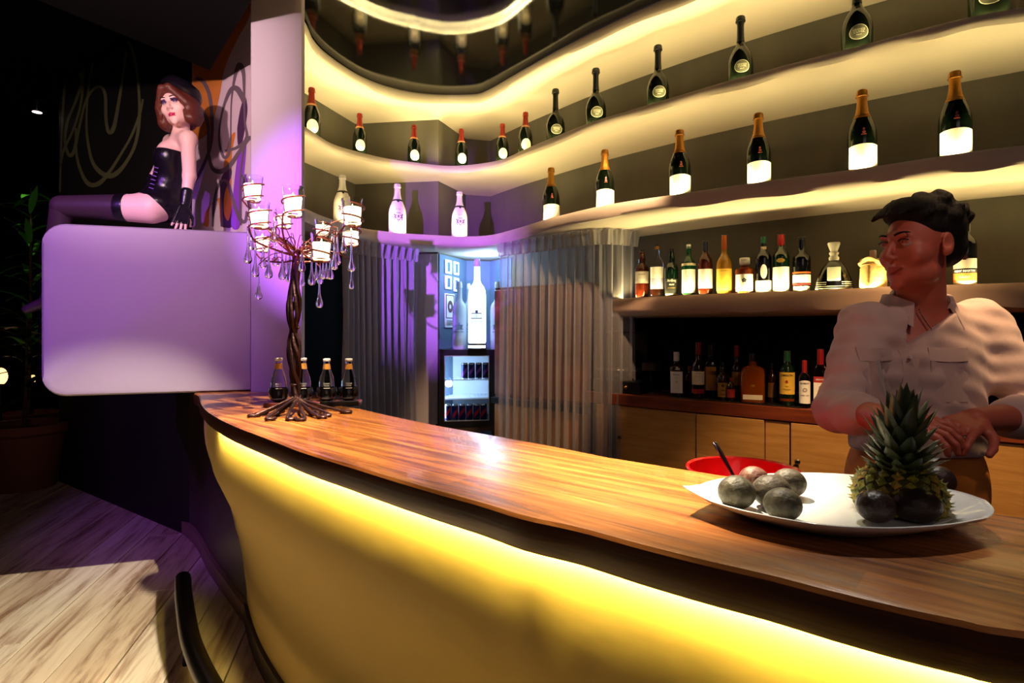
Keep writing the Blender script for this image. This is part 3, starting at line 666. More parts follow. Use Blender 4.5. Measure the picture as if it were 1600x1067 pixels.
S(1049,389,22,'near-black green whisky bottle with white gothic lettering','bulge',GRND,CAPBLK,capz=.82,capr=.36,labels=[(.10,.40,1.1,mat('label_black', (26,28,22), .5)),(.08,.18,1.0,CREAM)],texts=[('Ardbeg',.021,.36,WHITE,.8),('ISLAY',.011,.28,WHITE),('SINGLE MALT',.007,.215,GOLDP),('SCOTCH',.007,.135,INK)])
S(1076,382,22,'bright green whisky bottle with white cap and white label','round',GRN,CAPWH,capz=.92,capr=.33,labels=[(.10,.53,1.2,WHITE),(.60,.645,1.2,CREAM,'ring')],texts=[('MALT',.008,.40,GREY)])
S(1102,377,23,'amber whisky bottle with navy cap and plain white label','round',AMBD,CAPNAVY,capz=.83,capr=.37,labels=[(.16,.50,1.2,WHITE)],seal=True)
S(1131.5,368,25,'tall golden whisky bottle with copper neck and yellow label','tall',GOLDL,CAPOR,capz=.72,capr=.34,labels=[(.10,.45,1.15,YEL)],texts=[('SINGLE MALT',.007,.415,INK,.9)],seal=True)
S(1163.5,403,31,'squat amber bottle with white label and pale flat stopper','squat',AMB,CAPWH,stop='flat',labels=[(.12,.56,1.0,WHITE)],texts=[('BARREL',.009,.92,INK,.9),('✿',.03,.40,INK)])
S(1193,370,26,'black-glass bottle with oval white label above square one','round',GBLK,CAPGRN,capz=.88,capr=.36,labels=[(.03,.25,1.2,WHITE),(.28,.52,.42,WHITE,'oval'),(.76,.83,1.0,CREAM)])
S(1220.5,367,27,'dark green bottle with red cap and large white label','round',GRND,CAPRED,capz=.82,capr=.40,labels=[(.05,.46,1.2,WHITE),(.53,.60,.5,GOLDP,'oval')],seal=True)
S(1252.5,371,29,'dark bottle with white band edged orange, right of the red-capped one','shoulder',GBLK,CAPBLK,capz=.84,capr=.36,labels=[(.20,.34,1.25,WHITE),(.36,.39,1.25,ORNG),(.16,.185,1.25,REDL),(.06,.14,1.1,GREY)],seal=True)
# broad decanter with etched dots
p = s4pos(1303); H, R = hh(1303, 379, 62, p, zb4)
t = thing('decanter', 'wide dark decanter with clear stopper and small square label', 'decanter', (p[0], p[1], zb4), face_cam(*p), SG)
MB().lathe([(0,0),(.90*R,0),(R,.03*H),(.98*R,.14*H),(.86*R,.30*H),(.66*R,.47*H),(.42*R,.60*H),(.2*R,.635*H),(.17*R,.66*H),(.17*R,.80*H),(0,.80*H)], 32, sy=.6).build('glass_body', GBLK, t)
MB().lathe([(.15*R,.64*H),(.25*R,.65*H),(.27*R,.70*H),(.19*R,.74*H),(.24*R,.77*H),(.25*R,.80*H),(.18*R,.82*H),(.24*R,.88*H),(.33*R,.97*H),(.31*R,1.0*H),(0,1.0*H)], 20, sy=.8).build('stopper', mat('stopper_glass', (236,232,214), .15, trans=.4, ior=1.3), t)
MB().box(-.34*R,.34*R,-.66*R,-.42*R,.24*H,.50*H,bev=.002).build('label', mat('label_pale', (196,200,176), .5), t, rot=(.0,0,0))
mb = MB()
for j, z in enumerate((.05,.09,.13,.17,.21)):
    rr_ = np.interp(z, (.03,.14,.30), (1.0,.98,.86))*R
    for k in range(-16, 17):
        if j > 2 and abs(k) < 6: continue
        a = k*.075; mb.ball((rr_*math.sin(a), -rr_*.6*math.cos(a)-.0005, z*H), .0018, 6, 4)
mb.build('etched_dots', mat('dots', (220,216,190), .4), t)['kind'] = 'stuff'
# bottle in a pale cloth pouch
p = s4pos(1364); H, R = hh(1364, 391, 44, p, zb4)
t = thing('pouch_bottle', 'bottle in a pale cloth pouch tied with cord, glowing beside the bartender\'s face', 'bottle', (p[0], p[1], zb4), face_cam(*p), SG)
mb = MB(); pr = [(0,0),(.90,0),(1,.05),(1.0,.2),(.97,.42),(.93,.56),(.86,.64),(1.02,.70),(1.08,.745),(1.0,.76),(.5,.73),(.3,.74)]
vs = []; ns = 40
for (r, z) in pr:
    for k in range(ns):
        a = 2*math.pi*k/ns; f = 1+.035*math.sin(a*7+z*4)*min(1, z*3)+(.04*math.sin(a*13) if z > .6 else 0); vs.append((r*R*f*math.cos(a), r*R*f*math.sin(a), z*H+(.012*math.sin(a*3+1) if z > .6 else 0)))
mb.add(vs, [(i*ns+k, i*ns+(k+1)%ns, (i+1)*ns+(k+1)%ns, (i+1)*ns+k) for i in range(len(pr)-1) for k in range(ns)]); mb.build('cloth_pouch', mat('pouch_cloth', (232,196,120), .8, bump=.3, bscale=90), t)
MB().tube([(R*.92*math.cos(a), R*.92*math.sin(a), (.625+.02*math.sin(a*2))*H) for a in np.linspace(0, 2*math.pi, 30)], .0022, 6).build('cord', CORK, t)
MB().lathe([(.24*R,.70*H),(.25*R,.97*H),(.2*R,1.0*H),(0,1.0*H)], 16).build('cap', mat('cap_pale', (150,120,110), .4), t)
p = s4pos(1462); H, R = hh(1462, 385, 26, p, zb4)
spirit('liqueur_bottle', 'amber bottle with yellow label, hidden behind the bartender\'s neck', SG, p, zb4, H, R, 'round', AMB, CAPBLK, labels=[(.15,.52,1.1,YEL)])
S(1508,342,38,'tall black cognac bottle with orange band behind the bartender\'s head','round',GBLK,CAPBLK,name='cognac_bottle',capz=.80,capr=.36,labels=[(.10,.215,1.25,ORNG),(.215,.27,1.25,INK),(.03,.10,1.25,CREAM),(.28,.42,1.25,GREY),(.40,.47,.30,BRN,'oval')],texts=[('REMY MARTIN',.012,.243,WHITE,.95),('V.S.O.P',.010,.158,WHITE,1.2)],seal=True)

# ---------------------------------------------------------------- back counter, cabinets and what stands there
O = np.array((.46,3.66)); u = np.array((.761,-.648)); v = np.array((.648,.761)); RZ = math.atan2(u[1], u[0])
def tx(x, vv=0.0):
    s = (x-800)/FPX; q = O+v*vv; return (s*q[1]-q[0])/(u[0]-s*u[1])
def wp(t_, vv=0.0): return O+u*t_+v*vv
t = thing('back_cabinet', 'low cabinet with tan wooden doors behind the bar', 'cabinet', (O[0], O[1], 0), RZ)
TM = 3.0
mb = MB(); mb.box(.03,.06,.02,.40,.08,ZC-.07); mb.box(TM-.03,TM,.02,.40,.08,ZC-.07); mb.box(.03,TM,.36,.40,.08,ZC-.07); mb.box(.03,TM,.05,.40,.0,.10)
mb.build('carcass', mat('cab_inside', (26,16,12), .7), t, smooth=False)
edges = [(tx(932), tx(947), 'side_panel'), (tx(961), tx(1086), 'door'), (tx(1088), tx(1193), 'door'), (tx(1194.5), tx(1232), 'side_panel'), (tx(1235.5), tx(1400), 'door'), (tx(1402), tx(1600), 'door'), (tx(1603), TM, 'door')]
for i, (a, b, nm) in enumerate(edges):
    back_ = .012 if i in (1,3,5) else .0
    d = MB().box(a, b, back_+.0, back_+.02, .10, ZC-.075, bev=.0015).build(nm, CABWOOD, t)
    if nm == 'door' and i != 2:
        c = (a+.035, back_-.012, ZC-.26)
        mb = MB(); M_ = Matrix.Rotation(math.pi/2, 4, 'X'); mb.lathe([(.006,0),(.006,.010),(.013,.014),(.014,.020),(.009,.026),(0,.027)], 14, M=Matrix.Translation((c[0], back_, c[2])) @ M_)
        k = mb.build('knob', mat('knob_steel', (150,140,130), .25, metal=1), d)
t = thing('back_worktop', 'red-brown wooden worktop on the back cabinets under the bottles', 'worktop', (O[0], O[1], ZC-.07), RZ)
MB().box(0, TM, 0, .40, 0, .07, bev=.004).build('top_board', REDWOOD, t)
t = thing('back_splash', 'black panel on the wall between the worktop and the low shelf', 'panel', (O[0], O[1], ZC), RZ)
MB().box(.13, 2.95, .375, .40, 0, .465, bev=.002).build('panel', BLACK, t)
t = thing('bar_mat', 'black rubber bar mat under the front row of bottles', 'mat', (O[0], O[1], ZC), RZ)
mb = MB(); mb.box(tx(1045), tx(1250), .008, .30, 0, .006, bev=.002)
for k in range(60): 
    a = tx(1045)+.01+k*(tx(1250)-tx(1045)-.02)/60; mb.box(a, a+.004, .012, .03, .006, .009)
mb.build('mat_sheet', CAPBLK, t, smooth=False)
CGRP = 'spirit bottles on the back worktop'
def C(x, yt, w_, vv, lab, shape, glass, capm, **k):
    q = wp(tx(x, vv), vv); zb = ZC+.006 if x < 1245 else ZC; H, R = hh(x, yt, w_, q, zb)
    return spirit(k.pop('name', 'spirit_bottle'), lab, CGRP, q, zb, H, R, shape, glass, capm, **k)
C(1057,550,21,.10,'square-sided brown bottle with white cap and label, leftmost by the till','shoulder',BRN,CAPWH,capz=.80,capr=.44,sq=.45,labels=[(.07,.56,.88,WHITE),(.60,.66,1,CREAM,'ring')],texts=[("Ballantine's",.010,.49,INK,.85),('FINEST',.005,.43,GREY),('❦',.02,.31,GOLDP),('SCOTCH WHISKY',.0045,.18,GREY)])
C(1078,572,16,.20,'brown bottle with copper neck half hidden behind the cream-label one','round',BRN,CAPOR)
C(1091,535,21,.09,'brown bottle with red cap and cream label cut by a red band','tall',BRN,CAPRED,capz=.78,capr=.40,labels=[(.24,.48,1.1,CREAM),(.08,.16,1.1,REDL)],texts=[('CUTTY',.009,.44,GREY,.9),('SCOTCH',.006,.385,GREY)],seal=True)
C(1111,539,19,.20,'dark whisky bottle with gold label and slanted band','round',GBLK,CAPBLK,capz=.80,sq=.5,labels=[(.12,.58,.85,GOLDP),(.42,.50,.86,INK)],texts=[('BLACK LABEL',.007,.46,GOLDP,.9)],seal=True)
C(1129,566,20,.08,'short black bottle with ornate gold label, in the front row','bulge',BRN,CAPBLK,capz=.86,labels=[(.08,.46,.9,GOLDP)],texts=[('❖',.018,.38,BRN),('VIEJO',.010,.26,BRN),('RON',.010,.15,BRN)])
C(1151,540,18,.20,'tall dark bottle with brown label behind the square decanter','tall',BRN,CAPRED,capz=.80,labels=[(.25,.50,1.1,GOLDP)],seal=True)
C(1142,590,13,.06,'small red-labelled bottle beside the ornate gold one','round',BRN,CAPRED,labels=[(.15,.50,1.1,REDL)])
C(1176,553,38,.09,'square amber bottle glowing orange, the widest on the worktop','squat',liquid('whisky_glow',(190,90,20)),CAPBLK,capz=.74,capr=.30,sq=.4,sy=.8,labels=[(.06,.16,.8,CREAM)],texts=[('❧',.03,.36,GOLDP)],seal=True)
C(1206,568,15,.16,'slim brown bottle right of the square amber one','round',BRN,CAPBLK,labels=[(.12,.5,1.0,mat('label_brown', (110,70,36), .6))])
C(1230,549,25,.09,'green bottle with cream label and crest, right of the slim brown one','round',GRND,CAPGRN,capz=.76,capr=.36,labels=[(.20,.61,1.2,YEL),(.07,.12,1,AMB,'ring')],texts=[('JAMESON',.0145,.555,INK,.9),('♞',.022,.43,REDL),('IRISH',.006,.345,INK),('WHISKEY',.008,.29,INK)],seal=True)
C(1257,563,18,.05,'clear gin bottle with red cap and arched white label','round',GCLEAR,CAPRED,name='gin_bottle',capz=.74,capr=.46,labels=[(.10,.55,1.2,WHITE,.008)],texts=[('BOMBAY',.012,.52,INK,.85),('◎',.024,.38,GREY),('DRY GIN',.009,.27,INK)])
C(1282,546,24,.10,'clear square gin bottle with red cap and red band','shoulder',GCLEAR,CAPRED,name='gin_bottle',capz=.74,capr=.42,sq=.5,labels=[(.10,.44,.88,WHITE),(.44,.54,.88,REDL)],texts=[('BEEFEATER',.010,.49,WHITE,.8),('♜',.024,.34,REDL)],seal=True)
C(1303,560,19,.12,'clear bottle with grey label beside the red-banded gin','shoulder',GCLEAR,CAPWH,capz=.78,labels=[(.10,.55,1.2,GREY)],seal=True)
C(1327,547,20,.12,'pale bottle nearest the bartender\'s sleeve','tall',GCLEAR,CAPWH,labels=[(.12,.48,1.1,GREY)])

# till: screen on a foot above a cash drawer
vv = .16; a_ = tx(972, vv); q = wp(a_, vv)
t = thing('till_terminal', 'black touch-screen till turned away at the end of the worktop', 'till', (q[0], q[1], ZC), RZ)
ZB_ = mat('till_black', (16,16,17), .3)
MB().box(-.17,.19,-.13,.15,0,.075,bev=.004).build('cash_drawer', ZB_, t)
MB().lathe([(.0,.075),(.09,.075),(.09,.085),(.03,.10),(.028,.13),(.0,.13)], 20).build('stand', ZB_, t)
M_ = Matrix.Translation((.0,-.02,.115)) @ Matrix.Rotation(math.radians(28), 4, 'Z') @ Matrix.Rotation(math.radians(-22), 4, 'X')
s_ = MB().box(-.17,.17,-.02,.03,0,.285,bev=.008,M=M_).build('screen_housing', ZB_, t)
MB().box(-.15,.15,-.0225,-.0205,.03,.265,M=M_).build('screen', mat('screen_glass', (20,24,18), .12), s_, smooth=False)
mb = MB(); text_flat(mb, 'POS', .012, M_ @ Matrix.Translation((0,-.023,.015))) if False else mb.box(-.02,.02,-.0215,-.020,.010,.018,M=M_); mb.build('badge', CAPWH, s_, smooth=False)
MB().lathe([(0,0),(.010,0),(.011,.004),(.006,.012),(.003,.014),(0,.014)], 12).build('drawer_knob', mat('brass', (190,140,60), .25, metal=1), t, loc=(.10,-.13,.04), rot=(math.pi/2,0,0))
q = wp(tx(1017, .2), .2)
t = thing('pedestal_stand', 'small dark bar stand on the worktop right of the till', 'stand', (q[0], q[1], ZC), 0)
MB().lathe([(0,0),(.05,0),(.05,.008),(.008,.015),(.008,.13),(.055,.135),(.06,.14),(.06,.185),(.055,.19),(0,.19)], 20).build('pedestal', mat('brown_dark', (40,26,20), .4), t)

# ---------------------------------------------------------------- curtains
def curtain(label, path, ztop, zbot, m, folds, amp, rnd):
    pts = smooth_pts(path, 40); L = [0]
    for a, b in zip(pts[:-1], pts[1:]): L.append(L[-1]+np.linalg.norm(b-a))
    N = 260; S_ = np.linspace(0, L[-1], N); X = np.interp(S_, L, [p[0] for p in pts]); Y = np.interp(S_, L, [p[1] for p in pts]); off_ = []
    tn = np.gradient(np.stack([X, Y], 1), axis=0); tn /= np.linalg.norm(tn, axis=1)[:, None]; nr = np.stack([tn[:,1], -tn[:,0]], 1)
    org = Vector((float(X[0]), float(Y[0]), zbot)); t = thing('curtain', label, 'curtain', org)
    ph = [rnd.uniform(0, 6.28) for _ in range(6)]; fr = S_/L[-1]*folds*2*math.pi
    # body
    zz = [zbot, zbot+.25, zbot+.6, zbot+1.0, ztop-.35, ztop-.2, ztop-.11, ztop-.085]; vs = []
    for z in zz:
        f = (z-zbot)/(ztop-zbot)
        for i in range(N):
            wob = math.sin(fr[i]+.9*math.sin(2*f+ph[0])+.5*math.sin(S_[i]*9+ph[1]))+.35*math.sin(fr[i]*2.1+ph[2]+f)
            am = amp*(.55+.45*(1-f)) if f < .93 else amp*.5
            vs.append((X[i]+nr[i][0]*wob*am-org.x, Y[i]+nr[i][1]*wob*am-org.y, z-zbot))
    mb = MB(); mb.add(vs, [(j*N+i, j*N+i+1, (j+1)*N+i+1, (j+1)*N+i) for j in range(len(zz)-1) for i in range(N-1)]); mb.build('drape', m, t, angle=80)
    # pinch-pleated heading that fans out at the top
    hz = [ztop-.095, ztop-.085, ztop-.06, ztop-.02, ztop]; vs = []; fp = S_/L[-1]*folds*1.0*2*math.pi
    for z in hz:
        g = (z-hz[0])/(hz[-1]-hz[0])
        for i in range(N):
            c = math.cos(fp[i]); w_ = (abs(c)**3)*math.copysign(1, c); am = .008+.022*g
            am2 = am*(1 if c > 0 else .5)
            vs.append((X[i]+nr[i][0]*(w_*am2+.012)-org.x, Y[i]+nr[i][1]*(w_*am2+.012)-org.y, z-zbot+(.006*math.sin(fp[i]*2+ph[3]) if g == 1 else 0)))
    mb = MB(); mb.add(vs, [(j*N+i, j*N+i+1, (j+1)*N+i+1, (j+1)*N+i) for j in range(len(hz)-1) for i in range(N-1)]); mb.build('pleated_heading', sheer('curtain_heading', (172,166,158), .8) if 'sheer' in label else m, t, angle=80)
    mb = MB(); mb.tube([(X[i]-org.x-nr[i][0]*.02, Y[i]-org.y-nr[i][1]*.02, ztop-zbot-.02) for i in range(0, N, 8)], .006, 8); mb.build('curtain_rail', mat('rail_grey', (90,84,80), .4, metal=.6), t)
    return t
def sheer(name, rgb, alpha, rgb2=None):
    m = mat(name, rgb, .8, sheen=.3); nt = m.node_tree; b = nt.nodes['Principled BSDF']; o_ = nt.nodes['Material Output']
    tr = nt.nodes.new('ShaderNodeBsdfTransparent'); tl = nt.nodes.new('ShaderNodeBsdfTranslucent'); tl.inputs[0].default_value = lin(rgb)
    m1 = nt.nodes.new('ShaderNodeMixShader'); m1.inputs[0].default_value = .35; m2 = nt.nodes.new('ShaderNodeMixShader')
    lw = nt.nodes.new('ShaderNodeLayerWeight'); lw.inputs[0].default_value = .45
    mr = nt.nodes.new('ShaderNodeMapRange'); mr.inputs[3].default_value = alpha; mr.inputs[4].default_value = min(1, alpha+.45); nt.links.new(lw.outputs['Facing'], mr.inputs[0])
    nt.links.new(mr.outputs[0], m2.inputs[0]); nt.links.new(b.outputs[0], m1.inputs[1]); nt.links.new(tl.outputs[0], m1.inputs[2])
    nt.links.new(tr.outputs[0], m2.inputs[1]); nt.links.new(m1.outputs[0], m2.inputs[2]); nt.links.new(m2.outputs[0], o_.inputs[0]); return m
def Q(x, D): return np.array(((x-800)/FPX*D, D))
curtain('grey fabric curtain with pleated heading left of the alcove, half lit violet', [Q(536,3.78), Q(560,3.96), Q(600,4.17), Q(650,4.40)], 2.03, .02, sheer('curtain_grey', (168,166,178), .95), 11, .038, random.Random(3))
curtain('sheer grey curtain with pleated heading right of the alcove', [Q(782,4.08), Q(850,3.80), Q(915,3.55), Q(955,3.50), Q(993,3.60)], 2.03, .02, sheer('curtain_sheer', (176,170,168), .36), 15, .028, random.Random(8))
# cupboard made up to carry the brown and ochre blur behind the curtain
A, B = Q(772,4.42), Q(918,3.86); d = (B-A)/np.linalg.norm(B-A); L_ = np.linalg.norm(B-A)
t = thing('cupboard', 'made-up red-brown and ochre cupboard seen through the sheer curtain', 'cupboard', (A[0], A[1], 0), math.atan2(d[1], d[0]))
MB().box(0,L_,.012,.14,0,1.74).build('carcass', REDWOOD, t, smooth=False)
for k in range(3):
    w_ = L_/3; MB().box(k*w_+.004,(k+1)*w_-.004,0,.02,.93,1.72,bev=.002).build('upper_door', mat('cupboard_brown', (150,84,58), .45, noise=((122,58,38), 6, .3, .7), stretch=(.3,.3,3)), t)
    dd = MB().box(k*w_+.004,(k+1)*w_-.004,0,.02,.02,.85,bev=.002).build('lower_door', mat('cupboard_ochre', (206,140,66), .5), t)
MB().box(-.01,L_+.01,-.03,.12,.862,.905,bev=.003).build('ledge', CAPBLK, t)
# ---------------------------------------------------------------- alcove: blue wall pictures, display bottles, glass-door fridge
FD = 4.50
t = thing('glass_door_fridge', 'small black fridge with lit glass door in the alcove between the curtains', 'fridge', P(731,545,FD+.2) - Vector((0,0,.60)), math.radians(9))
FB = mat('fridge_black', (14,15,20), .35); fw, fd, fh = .235, .21, .60
FI = mat('fridge_inside', (225,238,250), .5)
MB().box(-fw,-fw+.02,-fd+.03,fd,0,fh).box(fw-.02,fw,-fd+.03,fd,0,fh).box(-fw,fw,-fd+.03,fd,0,.04).box(-fw,fw,-fd+.03,fd,fh-.03,fh).box(-fw,fw,fd-.02,fd,0,fh).build('cabinet_shell', FB, t, smooth=False)
MB().box(-fw+.02,fw-.02,fd-.03,fd-.02,.04,fh-.03).build('back_liner', FI, t, smooth=False)
dr = MB().box(-fw,-fw+.035,-fd,-fd+.028,0,fh).box(fw-.085,fw,-fd,-fd+.028,0,fh).box(-fw+.035,fw-.085,-fd,-fd+.028,0,.045).box(-fw+.035,fw-.085,-fd,-fd+.028,fh-.045,fh).build('door', FB, t, smooth=False)
MB().box(-fw+.035,fw-.085,-fd+.010,-fd+.014,.045,fh-.045).build('door_glass', mat('pane_glass', (240,248,255), .02, trans=1, ior=1.05), dr, smooth=False)
MB().box(-fw+.035,-fw+.041,-fd-.001,-fd+.0,.045,fh-.045).box(fw-.091,fw-.085,-fd-.001,-fd+.0,.045,fh-.045).box(-fw+.035,fw-.085,-fd-.001,-fd,.045,.051).box(-fw+.035,fw-.085,-fd-.001,-fd,fh-.051,fh-.045).build('door_trim', mat('trim_silver', (190,200,210), .3, metal=.7), dr, smooth=False)
LAMPF = emis('fridge_lamp', (188,220,255), 230)
MB().box(-fw+.025,-fw+.04,-fd+.06,-fd+.075,.06,fh-.06).build('lamp_tube', LAMPF, t, smooth=False)
l = bpy.data.lights.new('fridge_fill', 'POINT'); l.energy = 5; l.color = (.62,.80,1); l.shadow_soft_size = .03  # unseen point light added to back up the lamp tube
lo = bpy.data.objects.new('fridge_fill', l); COL.objects.link(lo); lo.parent = t; lo.location = (-fw+.075, -fd+.10, .33)
for z in (.215,.36):
    mb = MB()
    for k in range(14): mb.box(-fw+.025+k*.032,-fw+.028+k*.032,-fd+.05,fd-.03,z,z+.003)
    mb.box(-fw+.02,fw-.02,-fd+.05,-fd+.054,z-.002,z+.004); mb.build('wire_shelf', mat('wire_white', (230,238,245), .4), t, smooth=False)
MB().box(-fw+.03,fw-.03,-fd+.04,fd-.04,.205,.212).build('shelf_tray', mat('tray_white', (220,230,240), .4), t, smooth=False)
FM = t.matrix_basis if False else Matrix.Translation(t.location) @ Matrix.Rotation(math.radians(9), 4, 'Z')
CANB = mat('can_navy', (24,30,84), .3, metal=.5); CANR = mat('can_red', (190,30,40), .3, metal=.4); CANS = mat('can_silver', (190,196,206), .25, metal=.9)
def can(name, label, lx, ly, lz, grp, kind):
    p = FM @ Vector((lx, ly, lz)); t = thing(name, label, 'can', p, math.radians(9)+random.uniform(-.3,.3), grp)
    if ('can',kind) not in MESHES:
        mb = MB(); mb.lathe([(0,0),(.022,0),(.0262,.006),(.0262,.118),(.022,.126),(.022,.129),(.020,.127),(0,.127)], 20); MESHES[('can',kind)] = mb.mesh('can_body', CANS)
        mb = MB(); mb.lathe([(.0265,.010),(.0265,.116)], 20)
        MESHES[('sleeve',kind)] = mb.mesh('sleeve', CANB)
        mb = MB()
        for sg in (-1,1):
            vs = []
            for k in range(9):
                a = -1.1+2.2*k/8; zc = .063+sg*.0+a*.030; R = .0270
                vs += [(R*math.sin(a), -R*math.cos(a), zc-.017),(R*math.sin(a), -R*math.cos(a), zc+.017)]
            mb.add(vs, [(2*k,2*k+1,2*k+3,2*k+2) for k in range(8)])
        MESHES[('band',kind)] = mb.mesh('band', CANR if kind == 'a' else mat('can_violet', (120,60,160), .3, metal=.4))
    ob('can_body', MESHES[('can',kind)], t); ob('sleeve', MESHES[('sleeve',kind)], t); ob('band', MESHES[('band',kind)], t)
NUM = ('leftmost','second from the left','third from the left','fourth from the left','fifth from the left','rightmost, by the door frame')
for k in range(6):
    can('drink_can', 'navy drink can with red diagonal band on the fridge floor, '+NUM[k], -fw+.066+k*.057, -fd+.085, .0405, 'cans on the fridge floor', 'a')
for k in range(4):
    can('drink_can', 'navy drink can with violet band on the upper fridge shelf, '+(NUM[:3]+('rightmost',))[k], -.035+k*.056, -fd+.085, .3645, 'cans on the upper fridge shelf', 'b')
# fridge stand
tp = t.location; t2 = thing('fridge_table', 'dark stand carrying the glass-door fridge', 'table', (tp[0], tp[1], 0), math.radians(9))
hz = tp[2]; MB().box(-.26,.26,-.20,.22,hz-.04,hz).build('table_top', mat('stand_wood', (58,40,32), .5), t2)
for sx in (-.24,.22):
    for sy in (-.18,.19): MB().box(sx,sx+.025,sy,sy+.025,0,hz-.04).build('leg', _M['stand_wood'], t2, smooth=False)
FR = mat('vodka_frost', (205,222,240), .45, trans=.35, ior=1.15)
VPR = [(0,0),(.93,0),(1,.02),(1,.50),(.99,.575),(.93,.63),(.76,.675),(.50,.71),(.38,.745),(.345,.80),(.33,.955),(.36,.96),(.36,.975),(.30,.98),(.30,1),(0,1)]
def vodka(x, yt, w_, D, label, glow):
    p = P(x, 545, D); zb = tp[2]+.60; H = EYE+(HOR-yt)/FPX*D-zb; R = w_/2*D/FPX; base = 0
    t = thing('vodka_bottle', label, 'bottle', (p.x, p.y, zb), 0, 'tall frosted vodka bottles on the fridge')
    if glow:
        MB().lathe([(0,0),(1.02*R,0),(1.04*R,.01),(1.04*R,.045),(1.0*R,.05),(0,.05)], 24).build('display_base', FB, t)
        MB().lathe([(1.045*R,.015),(1.045*R,.035)], 24, a0=math.radians(205), a1=math.radians(335)).build('base_lamp', emis('base_lamp', (200,225,255), 9), t); base = .05
    Hb = H-base; pr = [(r*R, base+z*Hb) for r, z in VPR]
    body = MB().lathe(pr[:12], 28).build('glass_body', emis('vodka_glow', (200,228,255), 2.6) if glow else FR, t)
    MB().lathe([(pr[11][0]+.001, pr[11][1]-.25*Hb*.2)]+pr[11:], 20).build('stopper', mat('stopper_pale', (215,225,240), .4), t)
    mb = MB(); zc = base+.30*Hb
    for k in range(7): mb.box(-.5*R+k*R*.155, -.5*R+k*R*.155+R*.05, -R-.002, -R*.86, zc, zc+.05*Hb)
    mb.box(-.62*R,.62*R,-R-.002,-R*.86,zc-.01*Hb,zc); mb.box(-.55*R,.55*R,-R-.002,-R*.86,zc+.05*Hb,zc+.06*Hb); mb.box(-.15*R,.15*R,-R-.002,-R*.86,zc+.06*Hb,zc+.09*Hb)
    text_cyl(mb, 'BELVEDERE', .30*R, R, base+.255*Hb, sx=.95, lift=.002)
    mb.build('etched_print', mat('print_blue', (120,150,190) if glow else (70,90,130), .5), t, smooth=False)
vodka(745.5, 405, 28, 4.50, 'big glowing white vodka bottle with etched palace on the fridge, the middle one', True)
vodka(718, 440, 22, 4.62, 'tall frosted vodka bottle left of the glowing one', False)
vodka(777, 440, 22, 4.62, 'tall frosted vodka bottle right of the glowing one, by the curtain', False)
vodka(732, 443, 17, 4.82, 'smaller frosted vodka bottle behind the glowing one', False)
l = bpy.data.lights.new('alcove_lamp', 'POINT'); l.energy = 15; l.color = (.42,.68,1); l.shadow_soft_size = .05
lo = bpy.data.objects.new('alcove_lamp', l); COL.objects.link(lo); lo.location = P(757,410,4.72)
# alcove walls as thin linings, the bluish light put into their colour
blue = mat('alcove_blue_lit', (92,112,138), .8)
mb = MB(); c0, c1, c2, c3 = [np.array(p) for p in ((-.593,4.64),(-.41,5.11),(-.195,5.17),(.0,4.89))]
quadbox(mb, c0+(c1-c0)*.01, c1, np.array(((c1-c0)[1], -(c1-c0)[0]))/np.linalg.norm(c1-c0), .003, .008, 0, 2.03)
quadbox(mb, c1, c2, np.array(((c2-c1)[1], -(c2-c1)[0]))/np.linalg.norm(c2-c1), .003, .008, 0, 2.03)
quadbox(mb, c2, c3, np.array(((c3-c2)[1], -(c3-c2)[0]))/np.linalg.norm(c3-c2), .003, .008, 0, 2.03)
struct(mb.build('trim_2', blue, smooth=False))
mb = MB(); cm = np.array((-1.29,4.74)); dd_ = (c0-cm)/np.linalg.norm(c0-cm); quadbox(mb, cm+dd_*.1, c0-dd_*.004, np.array((dd_[1], -dd_[0])), .003, .008, 0, 2.03); struct(mb.build('trim_3', mat('column_beam_pale', (200,190,196), .7), smooth=False))  # added lining, its pale colour standing in for the violet beam's brightness
# pictures on the alcove side wall
dA = (c1-c0)/np.linalg.norm(c1-c0); nA = np.array((dA[1], -dA[0])); LA = np.linalg.norm(c1-c0)
def alc(x, y):
    s = (x-800)/FPX; tt = (s*c0[1]-c0[0])/(dA[0]-s*dA[1]); p = c0+dA*tt; return tt, EYE+(HOR-y)/FPX*p[1]
def pic(name, label, x0, x1, y0, y1, group, build):
    a, zt = alc(x0, y0); b, _ = alc(x1, y0); _, zb = alc((x0+x1)/2, y1); zt = alc((x0+x1)/2, y0)[1]
    c = c0+dA*(a+b)/2+nA*.012; t = thing(name, label, 'picture', (c[0], c[1], (zt+zb)/2), math.atan2(dA[1], dA[0]), group); W_, H_ = (b-a)/2, (zt-zb)/2
    build(t, W_, H_); return t
WPIC = mat('plaque_white', (236,240,246), .5); BRNP = mat('plaque_brown', (96,74,70), .5)
def frame4(t, W_, H_):
    MB().box(-W_,W_,-.008,.004,-H_,H_,bev=.003).build('plaque', WPIC, t, smooth=False)
    MB().box(-W_*.35,W_*.4,-.0095,-.008,-H_*.65,H_*.65).build('motif', mat('motif_blue', (70,100,140), .5), t, smooth=False)
for (x0,x1,y0,y1,wh) in ((692.5,703,406,428,'top left'),(706,714.5,409,430,'top right'),(692.5,703,431,452,'bottom left'),(706,714.5,434,456,'bottom right')):
    pic('wall_plaque', 'small white plaque on the blue alcove wall, %s of the four' % wh, x0,x1,y0,y1, 'white plaques on the alcove wall', frame4)
